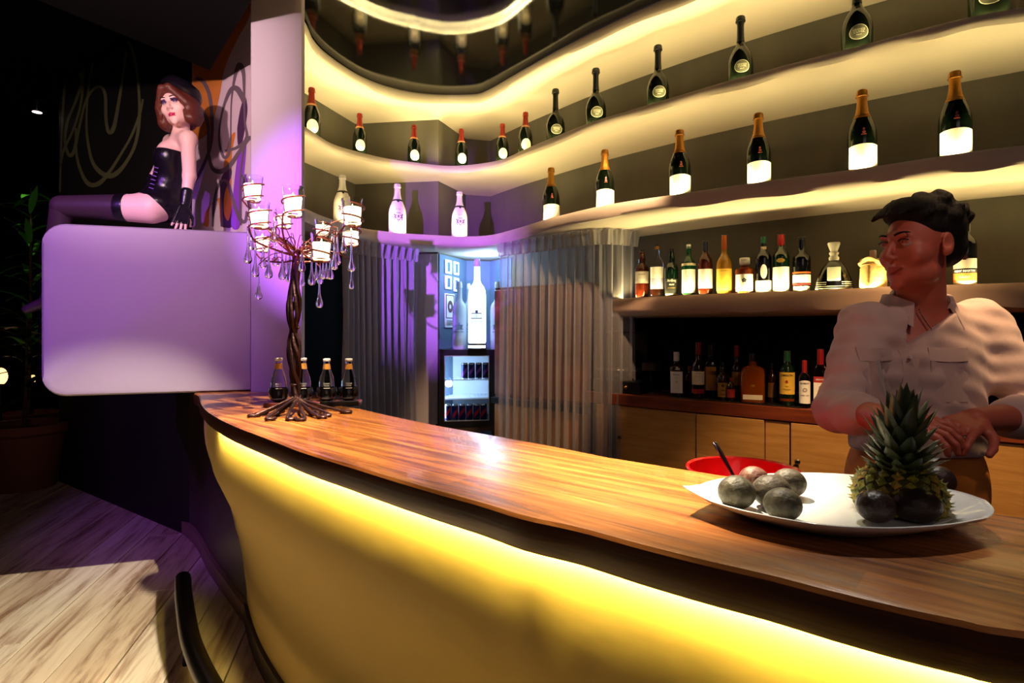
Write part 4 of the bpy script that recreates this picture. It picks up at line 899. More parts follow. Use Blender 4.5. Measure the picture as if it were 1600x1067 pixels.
def bigpic(t, W_, H_):
    MB().box(-W_,W_,-.006,.004,-H_,H_,bev=.003).build('board', WPIC, t, smooth=False)
    mb = MB(); 
    for (a,b,c,d) in ((-.85,.85,-.45,-.40),(-.85,.85,.88,.93),(-.85,-.72,-.45,.93),(.72,.85,-.45,.93)): mb.box(a*W_,b*W_,-.0075,-.006,c*H_,d*H_)
    M_ = Matrix.Translation((0,-.0075,.26*H_)) @ Matrix.Rotation(math.pi/2, 4, 'X') @ Matrix.Diagonal((1,1,1,1))
    vs = []; 
    for q in (.16,.42):
        for k in range(24): a_ = 2*math.pi*k/24; vs.append((math.cos(a_)*q*W_*1.25, -.0078, .24*H_+math.sin(a_)*q*H_*.85))
    mb.add(vs, [(k,(k+1)%24,24+(k+1)%24,24+k) for k in range(24)])
    for c in (-.62,-.70,-.78,-.86): mb.box(-.7*W_,.7*W_,-.0075,-.006,c*H_,(c+.04)*H_)
    mb.build('ring_print', BRNP, t, smooth=False)
pic('ring_poster', 'white poster with a dark ring and lines below the four plaques', 692.5,708,459,512, None, bigpic)

# ---------------------------------------------------------------- candle tree on the bar
COPPER = mat('dark_copper', (120,62,44), .32, metal=.85, bump=.2, bscale=120)
IRON = mat('dark_iron', (58,34,30), .38, metal=.7, bump=.3, bscale=90)
CX, CD = (461-800)/FPX*2.28, 2.28
def CP(x, y, dd=0.0):
    """a point near the candle tree's own plane (2.28 m away), dd metres behind it"""
    D = CD+dd; return Vector(((x-800)/FPX*D-CX, dd, EYE+(HOR-y)/FPX*D-ZB))
t = thing('candle_tree', 'twisted wrought-metal candle tree hung with glass drops on the bar end', 'candelabrum', (CX, CD, ZB)); ctree = t
rnd = random.Random(5)
def spl(pts, n=8): return [Vector(p) for p in smooth_pts([tuple(p) for p in pts], n)]
# stem: seven strands that bulge and cross between knots
knots = [(404,3,-.8),(422,5,-.4),(441,6,.0),(470,13,1.2),(497,13,2.2),(517,5,3.4),(535,10,4.2),(556,12.5,5.0),(580,9,5.9),(600,6,6.8),(617,8,7.5)]
foot = []
for k in range(7):
    pts = []
    for (y, r, tw) in knots:
        a = 2*math.pi*k/7+tw*.55+(.25*math.sin(k*2+y)); rr = r*.00253*(.75+.35*math.sin(k*1.7+y*.05)); c = CP(461-3*math.sin((y-440)/45), y)
        pts.append((c.x+rr*math.cos(a), rr*math.sin(a), c.z))
    foot.append(pts[-1]); MB().tube(spl(pts, 6), .0072, 8).build('stem_strand', IRON, t)
MB().tube([CP(461,512)+Vector((.012*math.cos(a), .012*math.sin(a), .004*math.sin(2*a))) for a in np.linspace(0, 2*math.pi*1.5, 24)], .0055, 8).build('knot_wire', IRON, t)
MB().tube([CP(461,598)+Vector((.016*math.cos(a), .016*math.sin(a), .008*math.sin(a))) for a in np.linspace(0, 2*math.pi*1.6, 24)], .0055, 8).build('knot_wire', IRON, t)
# roots spreading over the bar and curling back
ends = [(393,650,-.10),(412,655,-.14),(430,648,.06),(447,655,-.15),(478,655,-.14),(500,652,-.06),(520,648,.02),(545,644,.06),(505,643,.05),(425,643,.05),(404,647,.0),(488,648,.0)]
for i, (ex, ey, ed) in enumerate(ends):
    f = foot[i % 7]; e = PZ(ex, ey, ZB+.008); e = Vector((e.x-CX, e.y-CD, .007)); s0 = Vector(f); mid = Vector((s0.x*.55+e.x*.45, s0.y*.5+e.y*.5, .030))
    dirv = Vector((e.x, e.y, 0)).normalized(); side = Vector((-dirv.y, dirv.x, 0))*(1 if i % 2 else -1)
    pts = [s0, Vector((s0.x*1.3, s0.y*1.3, .055)), mid, e-dirv*.02+Vector((0,0,.002))]
    c = e-dirv*.025+side*.014
    for a in np.linspace(-1.2, 3.6, 7): pts.append(c-side*.015*math.cos(a)*1.0+dirv*.022*math.sin(a))
    for p in pts[3:]: p.z = max(.0062, p.z)
    MB().tube(spl(pts, 5), .0056, 8).build('root', IRON, t)
# cups: column, top row, bottom row, width in px, depth offset
cups = [(394.5,276,313,31,.02),(405.5,316,355,33,-.10),(458,292,337,33,-.08),(444,327,355,25,.14),(502,365,407,33,-.13),(504,344,368,26,.10),(551.5,311,351,33,-.02),(549,351,383,27,.14),(411,360,392,25,.16),(478,383,401,22,.20)]
GL = mat('cup_glass', (245,248,250), .03, trans=1, ior=1.3)
WAX = mat('candle_wax', (255,236,206), .6, emit=(255,220,170), es=3.2)
FLM = emis('flame', (255,226,170), 26)
hub = CP(463,405)
info = ['top left, beside the pillar','below the top left one','upper middle, in front','middle, behind the upper middle one','lowest front one, right of the stem','behind the lowest front one','upper right, in front of the white bottle','below the upper right one','lower left, behind the drops','small one behind the stem']
for i, ((x, y0, y1, w_, dd), inf) in enumerate(zip(cups, info)):
    top, bot = CP(x, y0, dd), CP(x, y1, dd); H = top.z-bot.z; R = w_/2/FPX*(CD+dd); lean = rnd.uniform(-.05,.05)
    org = Vector((bot.x+CX, bot.y+CD, bot.z+ZB))
    c = thing('candle_glass', 'clear glass cup with a lit white candle, '+inf, 'candle holder', org, 0, 'candle glasses in the candle tree'); c.rotation_euler = (lean, lean*1.2, 0)
    MB().lathe([(0,0),(.72*R,0),(.78*R,.006),(1.0*R,H),(.95*R,H),(.73*R,.010),(0,.008)], 28).build('glass_cup', GL, c)
    MB().lathe([(0,.009),(.70*R,.009),(.84*R,H*.62),(.80*R,H*.66),(.2*R,H*.64),(0,H*.64)], 22).build('candle', WAX, c)
    MB().lathe([(0,0),(.0025,.003),(.003,.008),(.001,.016),(0,.018)], 10, c=(0,0,H*.65)).build('flame', FLM, c)
    # spiral holder
    pts = []; sgn = -1 if x > 461 else 1; a0 = math.pi*(.5 if sgn > 0 else .5)
    for k in range(40):
        f = k/39; a = -math.pi*.9*sgn+sgn*f*2*math.pi*1.7; r = (R*(.80+.20*min(1,(f*.85+.05)))+.0045); pts.append(Vector((bot.x+r*math.cos(a), bot.y+r*math.sin(a), bot.z-.002+f*H*.82)))
    mb = MB(); mb.tube(pts, [.0032]*36+[.003,.0025,.002,.0015], 8)
    mb.tube([Vector((bot.x+(R*.8-.003*k)*math.cos(k*.8), bot.y+(R*.8-.003*k)*math.sin(k*.8), bot.z-.004)) for k in range(10)], .0028, 7)
    mb.build('spiral_holder', COPPER, t)
    # arm up from the stem
    st_ = hub+Vector((rnd.uniform(-.01,.01), rnd.uniform(-.01,.01), rnd.uniform(-.02,.02))); e = pts[0]
    m1 = st_.lerp(e, .4)+Vector((rnd.uniform(-.012,.012),0,-.022 if e.z > st_.z else .03)); m2 = st_.lerp(e, .8)+Vector((rnd.uniform(-.018,.018),0,-.028 if e.z > st_.z else .015))
    arm = spl([CP(462,446), CP(462,428), st_, m1, m2, e], 8); MB().tube(arm, [.0058-.0026*k/(len(arm)-1) for k in range(len(arm))], 8).build('arm', COPPER, t)
    mb = MB()
    tw = arm[len(arm)*2//3]; mb.tube([tw+Vector((.008*math.cos(a), .008*math.sin(a), a*.0012)) for a in np.linspace(0, 15, 30)], .0016, 6)
    if i % 2 == 0: mb.tube(spl([tw, tw+Vector((.02,0,.02)), tw+Vector((.035,.01,.005)), tw+Vector((.03,.015,-.02))], 5), .0022, 6)
    mb.build('twig', COPPER, t)
drops = [(387.5,351,412),(399,385,433),(411,381,419),(420,381,435),(404,433,468),(431,381,416),(441,388,437),(452,402,441),(455,372,420),(472,376,425),(473,425,447),(487,392,446),(499,437,481),(500,414,444),(505,407,436),(510,407,436),(516,402,437),(522,367,422),(527,362,414),(537,350,396),(549,369,425),(549,425,452),(428,339,379),(393,362,391),(447,392,430),(494,410,438)]
CRY = mat('crystal', (248,250,255), .01, trans=1, ior=1.45)
for i, (x, y0, y1) in enumerate(drops):
    dd = ((i*37) % 11-5)*.024; a, b = CP(x, y0, dd), CP(x, y1, dd); H = a.z-b.z; R = min(.0145, H*.14+.0015)
    mb = MB(); mb.lathe([(0,0),(.45*R,.04*R),(.85*R,.35*R),(1.0*R,.9*R),(.93*R,1.5*R),(.62*R,2.5*R),(.38*R,3.6*R),(.26*R,5.0*R) if 5.0*R < H*.9 else (.28*R,H*.8),(.22*R,H),(0,H)], 16, c=(b.x,b.y,b.z)); dobj = mb.build('glass_drop', CRY, t)
    up = max(.02, min(.05, (hub.z-a.z)*.4+.03)); mb = MB(); mb.tube([a-Vector((0,0,.002)), a+Vector((.001,0,up*.5)), a+Vector((0,0,up))], .0009, 5)
    mb.ball(a+Vector((0,0,up*.3)), .0026, 8, 5); mb.ball(a+Vector((0,0,up*.75)), .0022, 8, 5); mb.build('bead_wire', COPPER if i % 3 else CRY, dobj)
    # a thin branch that carries the wire
    tip = a+Vector((0,0,up)); ref = hub+Vector((0,0,.03)); MB().tube(spl([tip, tip.lerp(ref, .35)+Vector((0,0,.022)), tip.lerp(ref, .75)+Vector((0,0,.01)), ref], 5), .0019, 6).build('hanging_twig', COPPER, t)

# ---------------------------------------------------------------- tray with four small water bottles
TD = 2.50
l0, l1 = PZ(411,637,ZB), PZ(563,634,ZB); d = (l1-l0); d.z = 0; TL = d.length; d.normalize(); rz = math.atan2(d.y, d.x)
t = thing('bottle_tray', 'long dark wooden tray with four black cup rests behind the candle tree', 'tray', (l0.x, l0.y, ZB), rz)
MB().box(0, TL, 0, .085, 0, .018, bev=.003).build('tray_board', mat('tray_wood', (104,44,34), .4, noise=((70,30,24), 20, .3, .7)), t)
MB().box(TL*.58, TL*.985, -.004, .006, .002, .021, bev=.001).build('tray_edge', CAPBLK, t)
Minv = Matrix.Translation((l0.x, l0.y, ZB)) @ Matrix.Rotation(rz, 4, 'Z')
CUPB = mat('cup_black', (30,24,26), .25, coat=.5)
WGL = mat('water_glass', (244,248,250), .02, trans=1, ior=1.14)
for i, (x, yt, wh) in enumerate(((435.5,560,'leftmost on the tray'),(473.5,560,'just right of the candle-tree stem'),(510.5,561,'third from the left, right of the stem'),(545,561,'rightmost, at the tray end'))):
    s = (x-800)/FPX; a = Minv @ Vector((0,.043,0)); tt = (s*a.y-a.x)/(d.x-s*d.y); lx = tt
    p = Minv @ Vector((lx, .043, .018)); H = EYE+(HOR-yt)/FPX*p.y-p.z-.006; R = .0305
    cup = MB(); cup.lathe([(0,0),(.55*R,0),(.95*R,.008),(1.28*R,.024),(1.36*R,.044),(1.28*R,.058),(1.20*R,.058),(1.24*R,.044),(1.05*R,.020),(.6*R,.006),(0,.005)], 24, c=(lx,.043,.018), a0=math.radians(-55), a1=math.radians(235))
    cup.lathe([(0,0),(.55*R,0),(.95*R,.008),(1.1*R,.014),(1.0*R,.016),(.6*R,.006),(0,.005)], 24, c=(lx,.043,.018)); cup.build('cup_rest', CUPB, t)
    b = thing('water_bottle', 'small clear mixer bottle with gold neck band, '+wh, 'bottle', (p.x, p.y, p.z+.006), face_cam(p.x, p.y), 'small clear bottles on the wooden tray')
    pr = [(0,0),(.55*R,0),(.85*R,.006),(1.0*R,.022),(1.04*R,.045),(1.03*R,.075),(.92*R,.098),(.70*R,.118),(.50*R,.134),(.42*R,.15),(.40*R,.163)]; k_ = (H-.008)/.170; pr = [(r, z*k_) for r, z in pr]
    MB().lathe(pr+[(.44*R,.165*k_),(.44*R,.170*k_),(0,.170*k_)], 26).build('glass_body', WGL, b)
    MB().lathe([(.47*R,.168*k_),(.50*R,.170*k_),(.50*R,.178*k_),(.46*R,.181*k_),(0,.181*k_)], 18).build('crown_cap', CAPWH, b)
    rf = prof_r(pr); MB().lathe([(rf(.134*k_)+.001,.134*k_),(rf(.158*k_)+.001,.158*k_)], 20).build('neck_label', mat('neck_gold', (206,140,60), .4, metal=.3), b)
    mb = MB(); text_cyl(mb, 'TONIC', .0085, 1.04*R, .072*k_, lift=.001); text_cyl(mb, 'WATER', .006, 1.04*R, .063*k_, lift=.001); cyl_patch(mb, 1.04*R, .052*k_, .054*k_, .4); mb.build('print', CAPWH, b, smooth=False)

# ---------------------------------------------------------------- platter with fruit
CH_ = mat('china', (232,234,230), .12, coat=.6)
pc = Vector((.545, .985, ZB)); t = thing('platter', 'large white china platter with pointed ends holding fruit', 'plate', pc)
ol = [(.300,1.012),(.375,1.085),(.46,1.125),(.58,1.145),(.69,1.118),(.775,1.03),(.752,.90),(.68,.855),(.60,.832),(.52,.826),(.44,.845),(.355,.915)]
loop = smooth_pts(ol+[ol[0]], 8)[:-1]; NL = len(loop)
rings = [(0,.0135),(.35,.0135),(.60,.014),(.72,.016),(.85,.024),(.95,.033),(.99,.0365),(1.0,.0355),(.985,.031),(.86,.019),(.70,.006),(.62,.0),(.55,.0015),(0,.0015)]
vs = []
for (q, z) in rings:
    for i, p in enumerate(loop):
        tip = max(0, 1-abs(i-0)/5, 1-abs(i-NL)/5)*.010*(q**3) + max(0, 1-abs(i-46)/6)*.010*(q**3)
        vs.append(((p[0]-pc.x)*q, (p[1]-pc.y)*q, z+tip))
mb = MB(); mb.add(vs, [(j*NL+i, j*NL+(i+1)%NL, (j+1)*NL+(i+1)%NL, (j+1)*NL+i) for j in range(len(rings)-1) for i in range(NL)]); mb.build('dish', CH_, t, angle=60)
mb = MB()
for k in range(6):
    a = Vector((.735+.004*k-pc.x, 1.035-.022*k-pc.y, .030)); b = Vector((.655-.0*k-pc.x, 1.03-.026*k-pc.y, .0145)); mb.tube([a, a.lerp(b,.5)-Vector((0,0,.002)), b], [.0015,.0022,.001], 6)
mb.build('moulded_ribs', CH_, t)
def pf(name, c1, c2, rough, sc):
    return mat(name, c1, rough+.1, noise=(c2, sc, .35, .68), bump=.35, bscale=90, spec=.35)
PFG = pf('passion_green_grey', (58,54,40), (100,92,74), .38, 75); PFR = pf('passion_red', (84,36,30), (120,88,72), .4, 90); PFD = pf('passion_dark', (40,28,26), (66,48,40), .22, 14); PFT = pf('passion_taupe', (62,52,42), (98,88,74), .4, 70)
def fruit(x, y, rpx, D, m, label, sx=1.0, sz=.95, tilt=0):
    c = P(x, y, D); R = rpx/FPX*D; zc = ZB+.0142+R*sz
    t = thing('passion_fruit', label, 'fruit', (c.x, c.y, ZB+.0142), rnd.uniform(-.4,.4), 'passion fruits on the white platter')
    mb = MB(); n = 28; mm = 18; vs = []; ph = rnd.uniform(0,6)
    for i in range(mm+1):
        th = math.pi*i/mm
        for k in range(n):
            a = 2*math.pi*k/n; f = 1+.012*math.sin(3*a+ph)*math.sin(th)+.010*math.sin(2*th+ph)
            vs.append((R*sx*f*math.sin(th)*math.cos(a), R*f*math.sin(th)*math.sin(a), R*sz-R*sz*f*math.cos(th)))
    mb.add(vs, [(i*n+k, i*n+(k+1)%n, (i+1)*n+(k+1)%n, (i+1)*n+k) for i in range(mm) for k in range(n)])
    mb.build('skin', m, t)
    s_ = MB(); a = rnd.uniform(-2.4,-.8); p = Vector((R*sx*.93*math.cos(a)*.8, R*.93*math.sin(a)*.8, R*sz*.75)); 
    s_.ball(p, (.003,.003,.003), 8, 6); s_.build('stem_scar', mat('scar', (150,140,110), .6), t)
fruit(1151,757,28,.985,PFG,'pale grey-green passion fruit, leftmost on the platter',1.0,.92)
fruit(1178,744,23,1.068,PFR,'reddish passion fruit behind the pale ones on the left')
fruit(1233,750,23,1.055,PFT,'taupe passion fruit half hidden behind the left group',1.1)
fruit(1206,756,28,.992,PFT,'taupe passion fruit in the middle of the left group',1.1,.90)
fruit(1223,774,28,.925,PFG,'dark grey-green passion fruit at the front of the left group',1.02,.90)
fruit(1368,781,28,.915,PFD,'dark purple passion fruit in front of the pineapple, on its left side',1.0,.88)
fruit(1430,781,34,.918,PFD,'larger dark purple passion fruit in front of the pineapple, on its right side',1.05,.78)
fruit(1466,742,24,1.065,PFD,'dark passion fruit behind the pineapple')
# broken piece of dried pod
c = PZ(1357, 752, ZB+.022); t = thing('ginger_piece', 'beige and pink piece of root left of the pineapple', 'root', (c.x, c.y, ZB+.0142), .3)
mb = MB(); mb.tube([Vector((-.02,0,.014)), Vector((-.008,.002,.015)), Vector((.006,0,.016)), Vector((.020,-.002,.014))], [.010,.014,.012,.008], 9); mb.build('body', mat('root_beige', (190,150,128), .7, noise=((130,80,70), 30, .3, .7), bump=.6, bscale=50), t)
MB().ball((-.023,0,.015), (.004,.010,.010), 10, 6).build('cut_face', mat('root_pale', (216,190,160), .7), t)

# pineapple top: rind with raised eyes, crown of stiff leaves
c = PZ(1423, 800, ZB+.0145); c = Vector((.653, .975, ZB+.0145)); t = thing('pineapple', 'pineapple top with a tall dark green crown standing on the platter', 'pineapple', c); t.rotation_euler = (0, math.radians(4), 0)
R = .066
RIND = mat('pine_rind', (92,74,22), .6, noise=((46,50,18), 60, .3, .6), bump=.5, bscale=80)
core = MB(); core.lathe([(0,.0),(.90*R,.0),(.99*R,.018),(.99*R,.034),(.90*R,.052),(.66*R,.066),(.35*R,.073),(0,.075)], 28); core.build('rind', RIND, t)
eye = MB(); 
eye.add([(0,-.0095,0),(.0095,0,0),(0,.0095,0),(-.0095,0,0),(0,-.0068,.0035),(.0068,0,.0035),(0,.0068,.0035),(-.0068,0,.0035),(0,-.002,.0048),(.002,0,.0048),(0,.002,.0048),(-.002,0,.0048),(0,.001,.0115)],
  [(0,1,5,4),(1,2,6,5),(2,3,7,6),(3,0,4,7),(4,5,9,8),(5,6,10,9),(6,7,11,10),(7,4,8,11),(8,9,12),(9,10,12),(10,11,12),(11,8,12)])
EYS = [eye.mesh('rind_eye', mat('eye_%d' % k, a, .45, noise=(b, 90, .35, .65), bump=.3, bscale=90), False) for k, (a, b) in enumerate((((176,160,40),(112,120,34)),((120,130,36),(196,140,50)),((70,92,28),(150,140,40))))]
q = 0
for row, (z, rr_, el, n_) in enumerate(((.010,.97*R,.0,20),(.0245,1.0*R,.06,20),(.039,.975*R,.32,20),(.0525,.88*R,.72,18),(.063,.70*R,1.02,14),(.070,.48*R,1.25,10))):
    for k in range(n_):
        a = 2*math.pi*(k+.5*(row % 2))/n_; nrm = Vector((math.cos(a)*math.cos(el), math.sin(a)*math.cos(el), math.sin(el))); o = ob('rind_eye', EYS[(q*5+row) % 3], t, (rr_*math.cos(a), rr_*math.sin(a), z)); q += 1
        o.rotation_euler = nrm.to_track_quat('Z', 'Y').to_euler()
LEAF = [mat('leaf_%d' % k, a, .42, noise=(b, 26, .35, .7), coat=.1) for k, (a, b) in enumerate((((52,66,34),(86,96,60)),((68,80,44),(108,112,82)),((42,54,34),(72,84,52))))]
def leafmesh(L, W, curl, m, tipcurl):
    mb = MB(); n_ = 9; vs = []; p = Vector((0,0,0)); ang_ = 0; ds = L/n_
    for i in range(n_+1):
        f = i/n_; w_ = W*(.75+.5*math.sin(min(1,f*1.5)*math.pi*.6))*(1-f**2.2)+.0004
        nx_ = Vector((math.cos(ang_), 0, -math.sin(ang_))) ; up_ = Vector((math.sin(ang_),0,math.cos(ang_)))
        out_ = Vector((math.cos(ang_),0,-math.sin(ang_)))
        for (sy, dp, th) in ((-1,0,0),(-.5,-.22,0),(0,-.30,0),(.5,-.22,0),(1,0,0)): vs.append(p+Vector((0,sy*w_,0))-out_*(-dp*w_*-1))
        for (sy, dp) in ((.5,-.22),(0,-.30),(-.5,-.22)): vs.append(p+Vector((0,sy*w_,0))+out_*(-(-dp)*w_+.0016*(1-f)+.0003))
        p = p+up_*ds; ang_ += curl*(.4+f)/n_+(tipcurl*max(0,f-.72)*1.3)
    fs = [(i*8+k, i*8+(k+1)%8, (i+1)*8+(k+1)%8, (i+1)*8+k) for i in range(n_) for k in range(8)]
    mb.add(vs, fs); return mb.mesh('crown_leaf', m, True, 60)
rl = random.Random(4); lv = []
tiers = [(.064,.030,11,.040,.0085,1.18,.9),(.072,.027,11,.048,.0095,1.08,.8),(.080,.024,10,.054,.0105,.96,.7),(.090,.021,10,.060,.0115,.84,.6),(.102,.018,9,.066,.012,.70,.5),(.114,.015,8,.072,.012,.56,.4),(.126,.012,7,.074,.0115,.40,.3),(.136,.008,6,.076,.011,.24,.2),(.142,.004,4,.070,.010,.10,.15)]
for ti, (z, r0, n_, L, W, tilt, cu) in enumerate(tiers):
    for k in range(n_):
        m_ = leafmesh(L*rl.uniform(.88,1.1), W*rl.uniform(.9,1.08)*1.0, cu*rl.uniform(.1,.7)-.45*tilt, LEAF[(k+ti) % 3], rl.uniform(1.2,4.6))
        a = 2*math.pi*(k+.5*(ti % 2)+rl.uniform(-.12,.12))/n_+ti*.3
        o = ob('crown_leaf', m_, t, (r0*math.cos(a)*.8, r0*math.sin(a)*.8, z)); o.rotation_euler = (0, tilt+rl.uniform(-.07,.07), 0)
        o.rotation_euler = (Matrix.Rotation(a, 4, 'Z') @ Matrix.Rotation(tilt+rl.uniform(-.07,.07), 4, 'Y')).to_euler()
MB().lathe([(0,.060),(.030,.062),(.028,.080),(.022,.105),(.014,.13),(0,.15)], 14).build('crown_core', LEAF[2], t)

# red bowl with a spoon on the work shelf
bc = Vector(((1161-800)/FPX*1.47, 1.47, .952)); t = thing('red_bowl', 'large red plastic bowl on the work shelf behind the bar', 'bowl', bc); RED = mat('bowl_red', (196,14,18), .25, coat=.4)
MB().lathe([(0,0),(.075,0),(.095,.012),(.128,.07),(.136,.107),(.140,.112),(.138,.1155),(.132,.112),(.122,.072),(.09,.018),(0,.008)], 48).build('bowl_shell', RED, t)
t = thing('serving_spoon', 'dark steel spoon handle leaning out of the red bowl', 'spoon', bc+Vector((-.035,0,.01)))
a, b = Vector((.045,-.03,.012)), P(1116,690,1.49)-bc-Vector((-.035,0,.01)); ST = mat('spoon_steel', (120,112,120), .18, metal=1)
MB().tube([a, a.lerp(b,.5), a.lerp(b,.8), b-(b-a)*.03, b], [.006,.008,.0125,.0125,.007], 12, flat=.45).build('handle', ST, t); MB().ball(a, (.025,.018,.006), 14, 8).build('spoon_bowl', ST, t)

# ---------------------------------------------------------------- dark corner on the left: potted plants, small lamps
def plant(name, label, loc, h, nleaf, m, pot=True, sc=1.0, seed=1, up=.9):
    r = random.Random(seed); t = thing(name, label, 'plant', loc)
    if pot:
        MB().lathe([(0,0),(.20*sc,0),(.27*sc,.42*sc),(.30*sc,.44*sc),(.30*sc,.50*sc),(.26*sc,.50*sc),(.25*sc,.45*sc),(0,.44*sc)], 28).build('pot', mat('pot_terracotta', (104,54,34), .7), t)
    z0 = .45*sc if pot else 0; MB().tube([(0,0,z0),(.02,0,z0+h*.5),(0,.03,z0+h)], [.018,.014,.008], 8).build('stem', mat('stem_brown', (60,44,28), .8), t)
    ms = []
    for k in range(4):
        mb = MB(); L = .22+.05*k; W = .035; vs = []
        for i in range(7):
            f = i/6; w_ = W*math.sin(math.pi*min(1,f*.9+.08)); p = Vector((L*f, 0, -.10*f*f)); vs += [p+Vector((0,-w_,.004)), p+Vector((0,0,-.006)), p+Vector((0,w_,.004))]
        mb.add(vs, [(3*i+j,3*i+j+1,3*i+j+4,3*i+j+3) for i in range(6) for j in range(2)]); ms.append(mb.mesh('leaf', m, True, 70))
    for k in range(nleaf):
        f = k/nleaf; a = k*2.4; o = ob('leaf', ms[k % 4], t, (0, .02, z0+h*(.25+.75*f))); o.rotation_euler = (Matrix.Rotation(a, 4, 'Z') @ Matrix.Rotation(-r.uniform(-.1,up), 4, 'Y')).to_euler()
LG = mat('leaf_bright', (70,150,40), .5); LDK = mat('leaf_deep', (22,44,20), .5)
plant('potted_plant', 'dark leafy plant in a terracotta pot at the left frame edge', (P(38,700,5.2).x, 5.2, 0), 1.0, 34, LDK, sc=1.15, seed=2)
q = P(45,300,6.4); plant('tall_plant', 'tall plant with bright green lit leaves behind the violet block', (q.x, q.y, 0), 2.55, 46, LG, pot=True, seed=5, up=1.1)
spot('plant_spot', (q.x+.3, q.y-.4, 3.6), (q.x, q.y, 2.6), 30, (.75,1,.45), 14, .8)
def lamp(x, y, D, r, s, name, label, col, ceil=False):
    p = P(x, y, D); t = thing(name, label, 'lamp', (p.x, p.y, p.z if ceil else 0))
    if ceil:
        MB().lathe([(0,-.02),(r,-.02),(r*1.1,.0),(r*1.1,.10),(0,.10)], 16).build('housing', BLACKG, t); MB().lathe([(0,-.022),(r*.85,-.022),(r*.85,-.018),(0,-.018)], 16).build('bulb', emis(name+'_glow', col, s), t)
        MB().tube([(0,0,.1),(0,0,3.7-p.z)], .01, 8).build('drop_rod', BLACKG, t)
    else:
        MB().lathe([(0,0),(.12,0),(.12,.02),(.012,.03),(.012,p.z-r),(0,p.z-r)], 14).build('stand', BLACKG, t); MB().ball((0,0,p.z), (r*.8,r*.8,r*1.2), 14, 9).build('shade', emis(name+'_glow', col, s), t)
lamp(1, 588, 6.0, .075, 3, 'floor_lamp', 'low amber lamp glowing at the left frame edge', (255,190,120))
lamp(50, 592, 6.6, .045, 2.2, 'small_floor_lamp', 'small warm lamp just left of the violet block', (255,180,110))
lamp(58, 172, 5.5, .045, 5, 'ceiling_spot_lamp', 'small white ceiling spot far left in the dark', (255,236,226), True)
p = P(112, 2, 4.2); t = thing('stage_light', 'violet-tinted stage spotlight at the top left', 'lamp', p); M_ = Matrix.Rotation(math.radians(-40), 4, 'Y')
MB().lathe([(0,-.05),(.05,-.05),(.055,.0),(.055,.12),(0,.14)], 18, M=M_).build('housing', BLACKG, t); MB().lathe([(0,-.052),(.045,-.052)], 16, M=M_).build('lens', emis('stage_lens', (200,120,220), 1.2), t); MB().tube([(0,0,.1),(0,0,3.7-p.z)], .012, 8).build('bracket', BLACKG, t)
q = P(78, 660, 5.9); t = thing('low_table', 'low dark glass table behind the block at the left', 'table', (-5.0, 5.85, 0))
MB().box(-.22,.22,-.2,.2,.40,.43,bev=.004).build('table_top', mat('table_glass', (40,44,46), .1), t)
for sx in (-.20,.17):
    for sy in (-.18,.15): MB().box(sx,sx+.03,sy,sy+.03,0,.40).build('leg', BLACKG, t, smooth=False)
